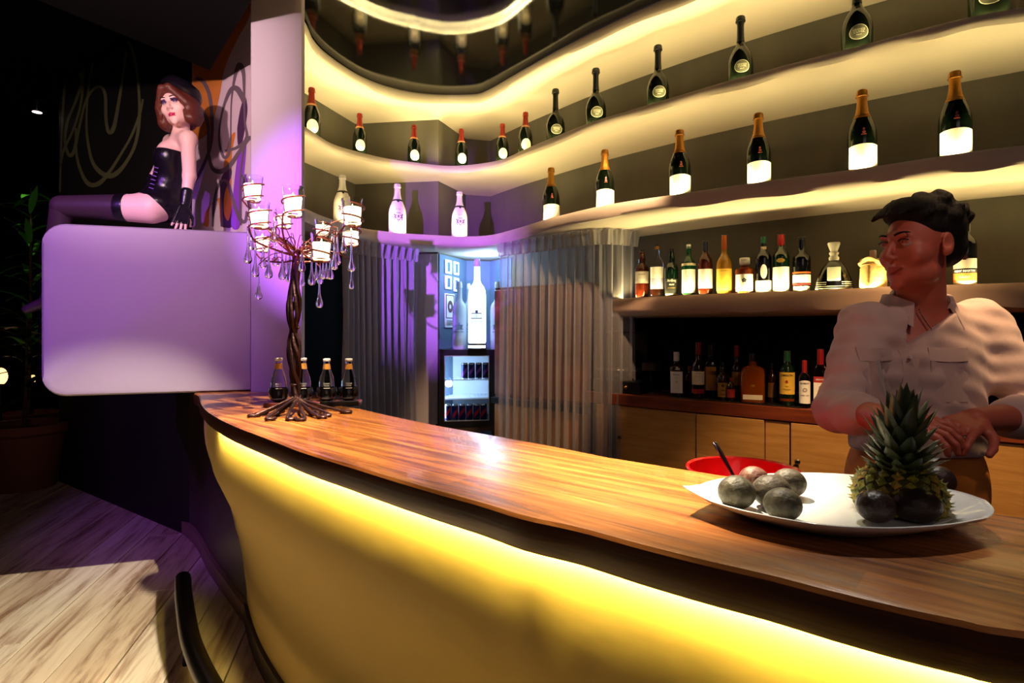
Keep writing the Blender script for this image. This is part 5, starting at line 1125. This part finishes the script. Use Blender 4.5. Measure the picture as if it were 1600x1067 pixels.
# ---------------------------------------------------------------- people: signed-distance bodies turned into one continuous mesh
class SDF:
    def __init__(s, lo, hi, h):
        s.lo = np.array(lo, float); s.h = h; s.n = np.ceil((np.array(hi)-s.lo)/h).astype(int)+1
        s.d = np.full(s.n, .08, np.float32)
    def win(s, lo, hi, pad):
        a = np.clip(np.floor((np.array(lo)-pad-s.lo)/s.h).astype(int), 0, s.n-1); b = np.clip(np.ceil((np.array(hi)+pad-s.lo)/s.h).astype(int)+1, 1, s.n)
        if np.any(b <= a): return None
        ax = [s.lo[i]+s.h*np.arange(a[i], b[i]) for i in range(3)]; g = np.meshgrid(*ax, indexing='ij')
        return (slice(a[0],b[0]), slice(a[1],b[1]), slice(a[2],b[2])), np.stack(g, -1).astype(np.float32)
    def mix(s, w_, d, k, op):
        D = s.d[w_]
        if op == 'u': h = np.clip(.5+.5*(D-d)/k, 0, 1); s.d[w_] = D*(1-h)+d*h-k*h*(1-h)
        elif op == 's': h = np.clip(.5-.5*(D+d)/k, 0, 1); s.d[w_] = D*(1-h)+(-d)*h+k*h*(1-h)
    def cap(s, a, b, ra, rb, k=.015, op='u', M=None, flat=None):
        a, b = np.array(a, float), np.array(b, float)
        if M is not None: a = np.array(M @ Vector(a)); b = np.array(M @ Vector(b))
        r = max(ra, rb); q = s.win(np.minimum(a,b)-r, np.maximum(a,b)+r, k+.02)
        if q is None: return
        w_, X = q; ab = b-a; L = max(ab@ab, 1e-9); t = np.clip(((X-a)@ab)/L, 0, 1)
        s.mix(w_, (np.linalg.norm(X-a-t[...,None]*ab, axis=-1)-(ra+(rb-ra)*t)).astype(np.float32), k, op)
    def ell(s, c, r, k=.015, op='u', M=None, rot=None):
        c = Vector(c); r = np.array(r, float); Rm = Matrix.Identity(3)
        if rot is not None: Rm = rot
        if M is not None: c = M @ c; Rm = M.to_3x3() @ Rm
        R_ = np.array(Rm); m = r.max(); c = np.array(c); q = s.win(c-m, c+m, k+.02)
        if q is None: return
        w_, X = q; Y = (X-c)@R_; k0 = np.linalg.norm(Y/r, axis=-1); k1 = np.linalg.norm(Y/(r*r), axis=-1)+1e-6
        s.mix(w_, (k0*(k0-1)/k1).astype(np.float32), k, op)
    def mesh(s, name, mats, smooth=1):
        D = s.d; I = D < 0; n = D.shape
        c = [I[i:n[0]-1+i, j:n[1]-1+j, k:n[2]-1+k] for i in (0,1) for j in (0,1) for k in (0,1)]
        cnt = sum(x.astype(np.int8) for x in c); act = (cnt > 0) & (cnt < 8); idx = np.argwhere(act)
        P_ = np.zeros((len(idx), 3)); W = np.zeros(len(idx)); off = [(i,j,k) for i in (0,1) for j in (0,1) for k in (0,1)]
        val = [D[idx[:,0]+o[0], idx[:,1]+o[1], idx[:,2]+o[2]] for o in off]
        for a in range(8):
            for b in range(a+1, 8):
                if sum(abs(off[a][t]-off[b][t]) for t in range(3)) != 1: continue
                cr = (val[a] < 0) != (val[b] < 0); t = np.where(cr, val[a]/(val[a]-val[b]+1e-12), 0)
                p = np.array(off[a])+(np.array(off[b])-np.array(off[a]))*t[:,None]; P_ += np.where(cr[:,None], p, 0); W += cr
        V = s.lo+s.h*(idx+P_/W[:,None]); ids = -np.ones([x-1 for x in n], np.int64); ids[tuple(idx.T)] = np.arange(len(idx)); F = []
        for ax in range(3):
            sl0 = [slice(None)]*3; sl1 = [slice(None)]*3; sl0[ax] = slice(0,-1); sl1[ax] = slice(1,None)
            e = np.argwhere(I[tuple(sl0)] != I[tuple(sl1)]); b, c2 = [(1,2),(2,0),(0,1)][ax]
            ok = (e[:,b] > 0) & (e[:,c2] > 0) & (e[:,b] < n[b]-1) & (e[:,c2] < n[c2]-1) & (e[:,ax] < n[ax]-1); e = e[ok]
            q = []
            for (db, dc) in ((-1,-1),(0,-1),(0,0),(-1,0)):
                f = e.copy(); f[:,b] += db; f[:,c2] += dc; q.append(ids[tuple(f.T)])
            q = np.stack(q, 1); flip = ~I[tuple(sl0)][tuple(e.T)]; q[flip] = q[flip][:, ::-1]; q = q[(q >= 0).all(1)]; F.append(q)
        F = np.concatenate(F)
        for _ in range(smooth):
            S = np.zeros_like(V); C = np.zeros(len(V))
            for a in range(4):
                b = (a+1) % 4; np.add.at(S, F[:,a], V[F[:,b]]); np.add.at(C, F[:,a], 1); np.add.at(S, F[:,b], V[F[:,a]]); np.add.at(C, F[:,b], 1)
            V = V*.4+.6*S/np.maximum(C,1)[:,None]
        me = bpy.data.meshes.new(name); me.vertices.add(len(V)); me.vertices.foreach_set('co', V.ravel()); me.loops.add(F.size); me.loops.foreach_set('vertex_index', F.ravel())
        me.polygons.add(len(F)); me.polygons.foreach_set('loop_start', np.arange(0, F.size, 4)); me.polygons.foreach_set('use_smooth', np.ones(len(F), bool))
        for m in (mats if isinstance(mats, list) else [mats]): me.materials.append(m)
        me.update(calc_edges=True); me.validate(); return me, V, F
def frame(loc, fwd, up=(0,0,1), s=1.0):
    """local frame: -Y = forward (the way the face looks), +Z = up"""
    y = -Vector(fwd).normalized(); x = y.cross(Vector(up)).normalized(); z = x.cross(y); M = Matrix((x, y, z)).transposed().to_4x4(); return Matrix.Translation(loc) @ M @ Matrix.Scale(s, 4)
def head(S, M, sc, fem=False, smile=False):
    k = sc
    def e(c, r, kk=.012, op='u', rot=None): S.ell(c, [v*sc for v in r], kk*sc, op, M, rot)
    def cp(a, b, ra, rb, kk=.010, op='u'): S.cap(a, b, ra*sc, rb*sc, kk*sc, op, M)
    e((0,.020,.045),(.072,.092,.078),.02); e((0,-.022,-.015),(.060,.068,.086),.03)
    e((0,-.040,-.078),(.040 if fem else .046,.044,.030),.03); e((0,-.076,-.104),(.017,.013,.013),.018)
    for sg in (-1,1):
        e((sg*.045,-.052,-.026),(.022,.026,.024),.02); e((sg*.050,-.02,-.075),(.014,.03,.022),.02)
        e((sg*.031,-.088,.010),(.017,.013,.010),.012,'s')
    cp((-.034,-.082,.030),(.034,-.082,.030),.008,.008,.014)
    cp((0,-.086,.016),(0,-.106,-.024),.0065,.0105,.010)
    for sg in (-1,1): e((sg*.011,-.096,-.030),(.0075,.009,.007),.006)
    cp((0,-.094,-.040),(0,-.090,-.052),.004,.005,.008)
    w_ = .026 if smile else .021; up = .006 if smile else .0
    for sg in (-1,1):
        cp((0,-.0955,-.058),(sg*w_,-.084,-.060+up),.0055,.0028,.004); cp((0,-.0945,-.068),(sg*w_*.95,-.083,-.062+up),.0062,.0028,.004)
    cp((-w_*.9,-.094,-.0625+up*.4),(w_*.9,-.094,-.0625+up*.4),.0012,.0012,.003,'s')
    for sg in (-1,1):
        e((sg*.074,.012,.0),(.008,.018,.031),.006); e((sg*.079,.006,.004),(.005,.010,.017),.005,'s'); e((sg*.074,.004,-.022),(.006,.009,.011),.006)
def hand(S, wrist, d, nrm, thumb, curl=.5, sc=1.0, spread=.12):
    """d = towards the fingers, nrm = out of the back of the hand, thumb = +1/-1 side"""
    d = Vector(d).normalized(); nrm = (Vector(nrm)-d*Vector(nrm).dot(d)).normalized(); sd = d.cross(nrm)*thumb; w_ = Vector(wrist)
    for f in (-1.5,-.5,.5,1.5):
        a = w_+d*.012*sc+sd*f*.013*sc; b = w_+d*.082*sc+sd*f*.0195*sc; S.cap(a, b, .0145*sc, .0115*sc, .010)
    for i, (f, L) in enumerate(((1.5,.070),(.5,.080),(-.5,.074),(-1.5,.058))):
        p = w_+d*.084*sc+sd*f*.0195*sc; dr = (d+sd*f*spread).normalized(); c = curl
        for j, q in enumerate((.45,.30,.25)):
            ax = dr.cross(-nrm).normalized(); dr = (Matrix.Rotation(c*(.5+.35*j), 3, ax) @ dr).normalized() if ax.length else dr
            n_ = p+dr*L*q*sc; S.cap(p, n_, (.0095-.0009*j)*sc, (.0088-.0010*j)*sc, .003); p = n_
    a = w_+d*.022*sc+sd*.026*sc; b = a+(d*.55+sd*.75-nrm*.25).normalized()*.042*sc; c = b+(d*.85+sd*.35-nrm*.30).normalized()*.034*sc
    S.cap(a, b, .0155*sc, .0115*sc, .010); S.cap(b, c, .0110*sc, .0092*sc, .004); S.cap(c, c+(d*.9+sd*.1-nrm*.35).normalized()*.024*sc, .0092*sc, .0080*sc, .003)
def paint(me, V, F, rules):
    """rules: (material index, function of face centres -> mask)"""
    C = V[F].mean(1); mi = np.zeros(len(F), np.int32)
    for i, fn in rules: mi[fn(C)] = i
    me.polygons.foreach_set('material_index', mi)
def eyes(M, sc, parent, iris, lid=None):
    inv = parent.matrix_basis.inverted() if False else Matrix.Identity(4)
    EW = mat('eye_white', (176,166,160), .25); LASH = mat('lash', (16,10,12), .5)
    for sg in (-1,1):
        c = M @ Vector((sg*.031,-.0722,.010)); R3 = M.to_3x3().normalized()
        mb = MB(); mb.ball(c, .0125*sc, 14, 10); e_ = mb.build('eye', EW, parent)
        f = R3 @ Vector((0,-1,0)); mb = MB(); mb.ball(c+f*.0075*sc, .0064*sc, 12, 8); mb.build('iris', iris, e_)
        if lid:
            q_ = Matrix.Translation(c) @ R3.to_4x4() @ Matrix.Rotation(math.radians(22), 4, 'X'); MB().lathe([(.0137*sc*math.cos(a_), .0137*sc*math.sin(a_)) for a_ in np.linspace(.0, math.pi/2, 6)], 18, M=q_).build('eyelid', lid, e_)
        mb = MB(); pts = [M @ Vector((sg*.031+u_*.0165,-.0885+abs(u_)*.006,.0145+.0035*(1-u_*u_))) for u_ in (-1,-.5,0,.5,1)]; mb.tube(pts, .0021*sc, 6); mb.build('eyelash', LASH, parent)
def brows(M, sc, parent, m, z=.031):
    for sg in (-1,1): MB().tube([M @ Vector((sg*(.012+.038*f),-.0915+.014*f*f,z+.005*math.sin(f*2.6))) for f in (0,.3,.6,.85,1)], [.0022*sc,.003*sc,.0028*sc,.0022*sc,.001*sc], 6).build('eyebrow', m, parent)

# ---- bartender
BD = 1.60
def B_(x, y, D=BD): return P(x, y, D)
t = thing('person', 'bartender in an open-necked white shirt looking left with a smile behind the bar', 'person', (1.16, 1.66, 0)); OB = Vector((1.16,1.66,0))
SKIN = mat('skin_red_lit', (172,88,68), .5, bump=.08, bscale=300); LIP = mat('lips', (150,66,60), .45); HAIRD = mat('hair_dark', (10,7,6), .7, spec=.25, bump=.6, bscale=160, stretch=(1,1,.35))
hc = B_(1436, 386); HM = frame(hc, (-.97,-.20,-.04), (.06,0,1), 1.02)
S = SDF((.62,1.05,.80), (1.72,1.95,1.88), .0038)
head(S, HM, 1.02, False, True)
neck0 = B_(1452, 432, 1.63); chest = Vector((1.175,1.66,1.455)); 
S.cap(hc+Vector((.02,.02,-.06)), chest, .056, .064, .03)
S.cap(chest+Vector((-.10,0,-.02)), chest+Vector((.12,0,-.02)), .05, .05, .04)          # collar bones
S.ell((1.17,1.67,1.30),(.160,.112,.18), .03); S.ell((1.17,1.67,1.02),(.150,.105,.20), .05)
rs, re, rw = Vector((1.015,1.66,1.425)), Vector((.885,1.56,1.20)), Vector((.865,1.325,1.215))      # his right arm (left in the picture)
ls, le, lw = Vector((1.365,1.68,1.435)), Vector((1.44,1.57,1.185)), Vector((1.125,1.40,1.20))
for a, b, c in ((rs,re,rw),(ls,le,lw)): S.cap(a, b, .055, .044, .03); S.cap(b, c, .043, .029, .02)
hand(S, rw, (.45,-.75,-.05), (-.1,-.35,.95), 1, .55); hand(S, lw, (-.80,-.50,-.10), (.1,-.35,.95), -1, .55)
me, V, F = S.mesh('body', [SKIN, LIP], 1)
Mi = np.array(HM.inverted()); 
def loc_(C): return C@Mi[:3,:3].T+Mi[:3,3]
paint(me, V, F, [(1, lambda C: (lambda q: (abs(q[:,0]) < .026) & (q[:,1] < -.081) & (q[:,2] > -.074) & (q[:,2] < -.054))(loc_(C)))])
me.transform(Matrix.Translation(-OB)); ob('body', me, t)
HMl = Matrix.Translation(-OB) @ HM
eyes(HMl, 1.0, t, mat('iris_brown', (50,28,18), .2), SKIN); brows(HMl, 1.0, t, HAIRD)
H = SDF(hc-Vector((.17,.17,.12)), hc+Vector((.17,.17,.19)), .0035)
for c, r in (((0,.030,.056),(.084,.100,.082)),((0,-.035,.100),(.062,.062,.036)),((0,.075,.0),(.066,.050,.062))): H.ell(c, r, .02, 'u', HM)
for k in range(46):
    a = rl.uniform(0, 6.28); e_ = rl.uniform(.15,1.45); q = Vector((.080*math.cos(a)*math.cos(e_), .028+.098*math.sin(a)*math.cos(e_), .056+.082*math.sin(e_)))
    H.cap(q, q+Vector((rl.uniform(-.016,.016), rl.uniform(-.026,.014), rl.uniform(.0,.010))), .012, .007, .014, 'u', HM)
for k in range(9): H.cap((-.045+k*.011,-.075,.098), (-.050+k*.012,-.098-.006*(k % 3),.080+.006*(k % 2)), .010, .005, .008, 'u', HM)
H.ell((0,-.085,.0),(.075,.055,.078), .012, 's', HM); H.ell((0,-.115,.05),(.06,.035,.040), .008, 's', HM)
for sg in (-1,1): H.ell((sg*.082,-.014,-.01),(.026,.040,.050), .008, 's', HM); pass
me, V, F = H.mesh('hair', HAIRD, 1); me.transform(Matrix.Translation(-OB)); ob('hair', me, t)
# shirt: torso and rolled sleeves, open at the neck
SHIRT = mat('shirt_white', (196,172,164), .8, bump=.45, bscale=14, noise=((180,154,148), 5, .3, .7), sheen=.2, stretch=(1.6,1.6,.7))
vt = B_(1437, 541, 1.52); cx0 = chest.x-.012
S = SDF((.62,1.25,.98), (1.72,1.95,1.60), .0038)
S.ell((1.17,1.67,1.29),(.186,.130,.21), .03); S.ell((1.175,1.67,1.06),(.190,.135,.24), .06); S.cap((1.03,1.665,1.42),(1.35,1.68,1.425), .066, .066, .05)
S.cap(chest+Vector((0,0,-.02)), chest+Vector((-.01,-.0,.035)), .082, .074, .04)
for a, b, c in ((rs,re,rw),(ls,le,lw)):
    S.cap(a, b, .070, .058, .04); m_ = b.lerp(c, .42); S.cap(b, m_, .058, .052, .02); dn = (c-b).normalized(); S.cap(m_-dn*.018, m_+dn*.010, .057, .056, .004)
G = np.meshgrid(*[S.lo[i]+S.h*np.arange(S.n[i]) for i in range(3)], indexing='ij'); GX, GY, GZ = [g.astype(np.float32) for g in G]
S.d += (.0016*np.sin(GX*62+GZ*34+3*np.sin(GZ*13)) + .0017*np.sin(GX*38-GZ*55+2*np.sin(GX*17)) + .0016*np.sin(GZ*110+GX*25+GY*60)).astype(np.float32)
hwv = np.clip((GZ-vt.z)/(1.47-vt.z), 0, 1.6)*.064; vc = cx0+(vt.x-cx0)*np.clip((1.47-GZ)/(1.47-vt.z), 0, 1)
S.d = np.maximum(S.d, np.minimum(hwv-np.abs(GX-vc), 1.66-GY)); S.d = np.maximum(S.d, np.where((GY > 1.50) & (np.abs(GX-1.17) < .26), 1.075-GZ, -1).astype(np.float32))
S.cap(chest+Vector((.005,.0,-.01)), hc+Vector((.02,.02,-.06)), .062, .060, .006, 's')
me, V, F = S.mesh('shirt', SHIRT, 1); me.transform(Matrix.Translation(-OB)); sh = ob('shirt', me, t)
def front_y(x, z):
    """front surface of the shirt, from the distance field"""
    i = int(round((x-S.lo[0])/S.h)); k = int(round((z-S.lo[2])/S.h)); j0 = int((1.50-S.lo[1])/S.h); col = S.d[i,j0:,k]; j = j0+int(np.argmax(col < 0)); return S.lo[1]+S.h*j
def cloth_strip(name, pts, w_, th, m, parent):
    mb = MB(); vs = []
    for (x, z, tx_, tz_) in pts:
        for (s_, dy) in ((-1,-.001),(-1,-th),(1,-th),(1,-.001)):
            xx, zz = x+tx_*s_*w_, z+tz_*s_*w_; vs.append(Vector((xx, front_y(xx, zz)+dy, zz))-OB)
    n_ = len(pts); mb.add(vs, [(4*i+k, 4*i+(k+1)%4, 4*i+4+(k+1)%4, 4*i+4+k) for i in range(n_-1) for k in range(4)]+[(0,1,2,3),tuple(4*(n_-1)+k for k in (3,2,1,0))]); return mb.build(name, m, parent, angle=30)
px = vt.x; cloth_strip('placket', [(px+.004*math.sin(i), vt.z-.01-i*.028, 1, 0) for i in range(9)], .017, .005, SHIRT, sh)
for i in range(3):
    z = vt.z-.03-i*.075; MB().lathe([(0,0),(.0055,0),(.0055,.002),(0,.0022)], 12, M=Matrix.Translation(Vector((px, front_y(px,z)-.006, z))-OB) @ Matrix.Rotation(math.pi/2,4,'X')).build('button', mat('button', (200,186,180), .3), sh)
for cx_, nm in ((px-.088,0),(px+.098,0)):
    z = B_(0, 552).z
    cloth_strip('pocket_flap', [(cx_+(-.052+.0208*i), z-.003*(1-abs(i-2.5)/2.5), 0, 1) for i in range(6)], .018, .005, SHIRT, sh)
    cloth_strip('pocket', [(cx_+(-.050+.020*i), z-.072, 0, 1) for i in range(6)], .056, .0025, SHIRT, sh)
# collar: a folded band round the neck ending in two points
mb = MB(); vs = []; NC = 29
for i in range(NC):
    th = math.radians(-56+ (288)*i/(NC-1)); fr_ = max(0, math.cos(th+math.pi/2-math.pi)) if False else max(0, -math.sin(th))**1.5
    ca, sa = math.cos(th), math.sin(th); c0_ = Vector((chest.x-.006, 1.662, 0)); ri, ro = .072, .094+.022*fr_; zi = 1.520-.040*fr_; zo = zi-.036-.042*fr_
    for (r_, z_) in ((ri, zi-.012), (ri+.003, zi), (ri+.010, zi+.003), (ro, zo), (ro-.004, zo-.002), (ri+.006, zi-.010)): vs.append(c0_+Vector((r_*ca*1.05, r_*sa, z_))-OB)
mb.add(vs, [(6*i+k, 6*i+(k+1)%6, 6*i+6+(k+1)%6, 6*i+6+k) for i in range(NC-1) for k in range(6)]+[tuple(range(6)), tuple(6*(NC-1)+k for k in range(5,-1,-1))]); mb.build('collar', SHIRT, sh, angle=50)
# chain at the throat
mb = MB()
for i in range(26):
    f = i/25; x = chest.x-.050+.036*f; z = 1.475-.085*f**.8; mb.ball(Vector((x, 1.592-.032*f, z))-OB, .0022, 6, 4)
mb.build('neck_chain', mat('silver', (210,205,200), .2, metal=1), t)
# ochre trousers below the shirt
S = SDF((.90,1.45,.0), (1.48,1.90,1.16), .007)
S.ell((1.175,1.68,.96),(.192,.140,.24), .03); S.d[:,:,int(1.10/.007):] = .05
for sg in (-1,1): S.cap((1.175+sg*.085,1.68,.86), (1.175+sg*.10,1.67,.47), .100, .072, .03); S.cap((1.175+sg*.10,1.67,.47), (1.175+sg*.105,1.69,.08), .072, .058, .02)
me, V, F = S.mesh('trousers', mat('trousers_ochre', (226,138,52), .75, bump=.3, bscale=20), 1); me.transform(Matrix.Translation(-OB)); ob('trousers', me, t)
for sg in (-1,1):
    mb = MB(); mb.ball(Vector((1.175+sg*.105,1.63,.045))-OB, (.048,.130,.045), 16, 10); mb.build('shoe', CAPBLK, t)

# ---- seated performer on the block
W3 = 3.30
def W_(x, y, D=W3): return P(x, y, D)
OW = Vector(W_(250, 343)); OW.z = 1.93
t = thing('person', 'woman with auburn bob and small black hat sitting sideways on the violet-lit block', 'person', OW)
SKW = mat('skin_pale', (236,190,182), .45); LIPW = mat('lips_pink', (190,40,90), .35); HAIRW = mat('hair_auburn', (92,40,30), .4, bump=.5, bscale=120, stretch=(1,1,.25)); SAT = mat('black_satin', (18,12,22), .28, bump=.3, bscale=30); SHA = mat('eye_shadow', (90,50,110), .5); STK = mat('stocking_dark', (58,34,54), .4)
hw = W_(277, 168, 3.30); WM = frame(hw, (.02,-1,-.10), (-.22,0,1), .97)
lo = (-2.95, 3.05, 1.90); hi = (-1.65, 3.62, 2.95)
S = SDF(lo, hi, .0045)
head(S, WM, .97, True)
nb_ = W_(283,204,3.34); S.cap(hw+Vector((.01,.03,-.06)), nb_, .040, .046, .02)
lsh, rsh = W_(294,217,3.26), W_(268,222,3.47)
S.cap(lsh, rsh, .047, .045, .04)
chest_w = W_(272,250,3.36); S.ell(chest_w, (.085,.120,.115), .04); S.ell(W_(262,245,3.31), (.050,.050,.045), .03); S.ell(W_(258,245,3.42), (.050,.050,.045), .03)
S.cap(W_(270,270,3.36), W_(256,305,3.36), .083, .085, .04); S.ell(W_(252,322,3.36), (.135,.140,.090), .04)
le_, lw_ = W_(296,275,3.21), W_(289,318,3.19); S.cap(lsh, le_, .040, .034, .02); S.cap(le_, lw_, .033, .023, .015)
hand(S, W_(288,322,3.18), (-.1,-.25,-1), (.8,-.6,0), -1, .1, .9)
re_, rw_ = W_(242,278,3.50), W_(226,312,3.42); S.cap(rsh, re_, .036,.031,.02); S.cap(re_, rw_, .031,.023,.015); hand(S, rw_, (-.6,-.2,-.35), (.2,-.3,.9), 1, .4, .9)
k1, k2 = W_(97,322,3.22), W_(100,326,3.46); h1, h2 = W_(236,326,3.28), W_(236,326,3.44)
for h_, k_ in ((h1,k1),(h2,k2)): S.cap(h_, k_, .084, .058, .03)
me, V, F = S.mesh('body', [SKW, LIPW, SHA, STK], 1); Mw = np.array(WM.inverted())
def lw2(C): return C@Mw[:3,:3].T+Mw[:3,3]
stx = W_(196,325,3.3).x
paint(me, V, F, [(2, lambda C: (lambda q: (abs(abs(q[:,0])-.031) < .016) & (q[:,1] < -.06) & (abs(q[:,2]-.018) < .008))(lw2(C))), (1, lambda C: (lambda q: (abs(q[:,0]) < .019) & (q[:,1] < -.084) & (q[:,2] > -.073) & (q[:,2] < -.056))(lw2(C))), (3, lambda C: (C[:,0] < stx) & (C[:,2] < 2.2))])
me.transform(Matrix.Translation(-OW)); ob('body', me, t)
WMl = Matrix.Translation(-OW) @ WM; eyes(WMl, .97, t, mat('iris_dark', (30,24,30), .2), SHA); brows(WMl, .97, t, HAIRD, .033)
# lower legs hang past the end of the block
S = SDF((-2.95,3.02,1.25), (-2.45,3.68,2.12), .006)
for k_, f_ in ((k1, W_(76,470,3.36)), (k2, W_(82,468,3.52))): S.cap(k_, k_.lerp(f_, .35), .056, .053, .02); S.cap(k_.lerp(f_, .35), f_, .053, .036, .02); S.cap(f_, f_+Vector((-.10,-.03,-.05)), .034, .026, .02)
me, V, F = S.mesh('stockinged_legs', STK, 1); me.transform(Matrix.Translation(-OW)); ob('stockinged_legs', me, t)
# corset dress
S = SDF(lo, (-1.65,3.62,2.50), .0045)
S.ell(chest_w, (.089,.125,.112), .04); S.ell(W_(261,247,3.31), (.055,.055,.047), .03); S.ell(W_(257,247,3.42), (.055,.055,.047), .03)
S.cap(W_(270,270,3.36), W_(256,305,3.36), .088, .090, .04); S.ell(W_(251,322,3.36), (.146,.150,.094), .04)
nn_ = (W_(300,262,3.3)-W_(246,235,3.3)).normalized(); up_n = Vector((-.42,0,.9)).normalized(); p0 = W_(262,242,3.36); 
X = np.stack(np.meshgrid(*[S.lo[i]+S.h*np.arange(S.n[i]) for i in range(3)], indexing='ij'), -1); pl_ = (X-np.array(p0))@np.array(Vector((.10,0,1)).normalized())-.012
bp = (-(X[...,0]-W_(214,320,3.3).x)); S.d = np.maximum(S.d, np.maximum(pl_, bp).astype(np.float32))
me, V, F = S.mesh('satin_dress', SAT, 1); me.transform(Matrix.Translation(-OW)); ob('satin_dress', me, t)
mb = MB()
for k in range(9):
    p = W_(244-1.5*k, 262+6.4*k, 3.255)-OW; mb.tube([p+Vector((-.012,0,.004)), p+Vector((0,-.006,0)), p+Vector((.012,0,-.004))], .0028, 6)
mb.build('lace_trim', mat('lace_violet', (120,80,170), .4), t)
# long gloves, stocking tops, garter
for a, b, r0, r1, w0, dd_, nr_, th_ in ((W_(292,300,3.195), lw_, .031, .027, W_(288,322,3.18), (-.1,-.25,-1), (.8,-.6,0), -1), (re_.lerp(rw_, .0), rw_, .036, .027, rw_, (-.6,-.2,-.35), (.2,-.3,.9), 1)):
    S = SDF(np.minimum(a, b)-.12, np.maximum(a, b)+np.array((.12,.12,.06)), .004); S.cap(a, b, r0, r1, .01); hand(S, w0, dd_, nr_, th_, .1 if th_ < 0 else .4, .98)
    me, V, F = S.mesh('long_glove', SAT, 1); me.transform(Matrix.Translation(-OW)); ob('long_glove', me, t)
for h_, k_ in ((h1,k1),(h2,k2)):
    f0 = .26; a, b = h_.lerp(k_, f0), h_.lerp(k_, f0+.11); d = (b-a).normalized(); r0, r1 = .084-.026*f0+.003, .084-.026*(f0+.11)+.003
    q = d.to_track_quat('Z','Y').to_matrix().to_4x4(); MB().lathe([(r0,0),(r0+.002,.01),(r1,(b-a).length),(r1-.002,(b-a).length)], 32, M=Matrix.Translation(a-OW) @ q).build('stocking_top', SAT, t)

# bob hair and small hat
H = SDF(hw-Vector((.19,.17,.19)), hw+Vector((.19,.19,.20)), .004)
H.ell((0,.030,.050),(.098,.108,.092), .02, 'u', WM)
for sg in (-1,1):
    H.ell((sg*.082,.010,-.030),(.040,.066,.092), .03, 'u', WM); H.ell((sg*.078,-.030,-.085),(.036,.040,.038), .02, 'u', WM); H.cap((sg*.02,-.082,.090), (sg*.080,-.052,.0), .022, .018, .02, 'u', WM)
H.ell((0,.075,-.02),(.075,.045,.095), .03, 'u', WM)
for k in range(26):
    a = -2.6+5.2*k/25+math.pi/2; q = Vector((.108*math.cos(a), .020+.095*math.sin(a), .03)); H.cap(q, q+Vector((q.x*.06,-.002,-.11)), .006,.005,.010,'u',WM)
H.ell((0,-.105,-.03),(.055,.075,.090), .010, 's', WM); H.ell((0,-.02,-.155),(.060,.10,.045), .02, 's', WM)
me, V, F = H.mesh('hair', HAIRW, 1); me.transform(Matrix.Translation(-OW)); ob('hair', me, t)
q = WM @ Vector((.035,.03,.090)); M_ = Matrix.Translation(q-OW) @ Matrix.Rotation(math.radians(20), 4, 'Y') @ Matrix.Rotation(math.radians(-14), 4, 'X')
MB().lathe([(0,-.02),(.102,-.024),(.112,-.010),(.108,.014),(.094,.040),(.055,.056),(0,.058)], 28, M=M_).build('small_hat', SAT, t)
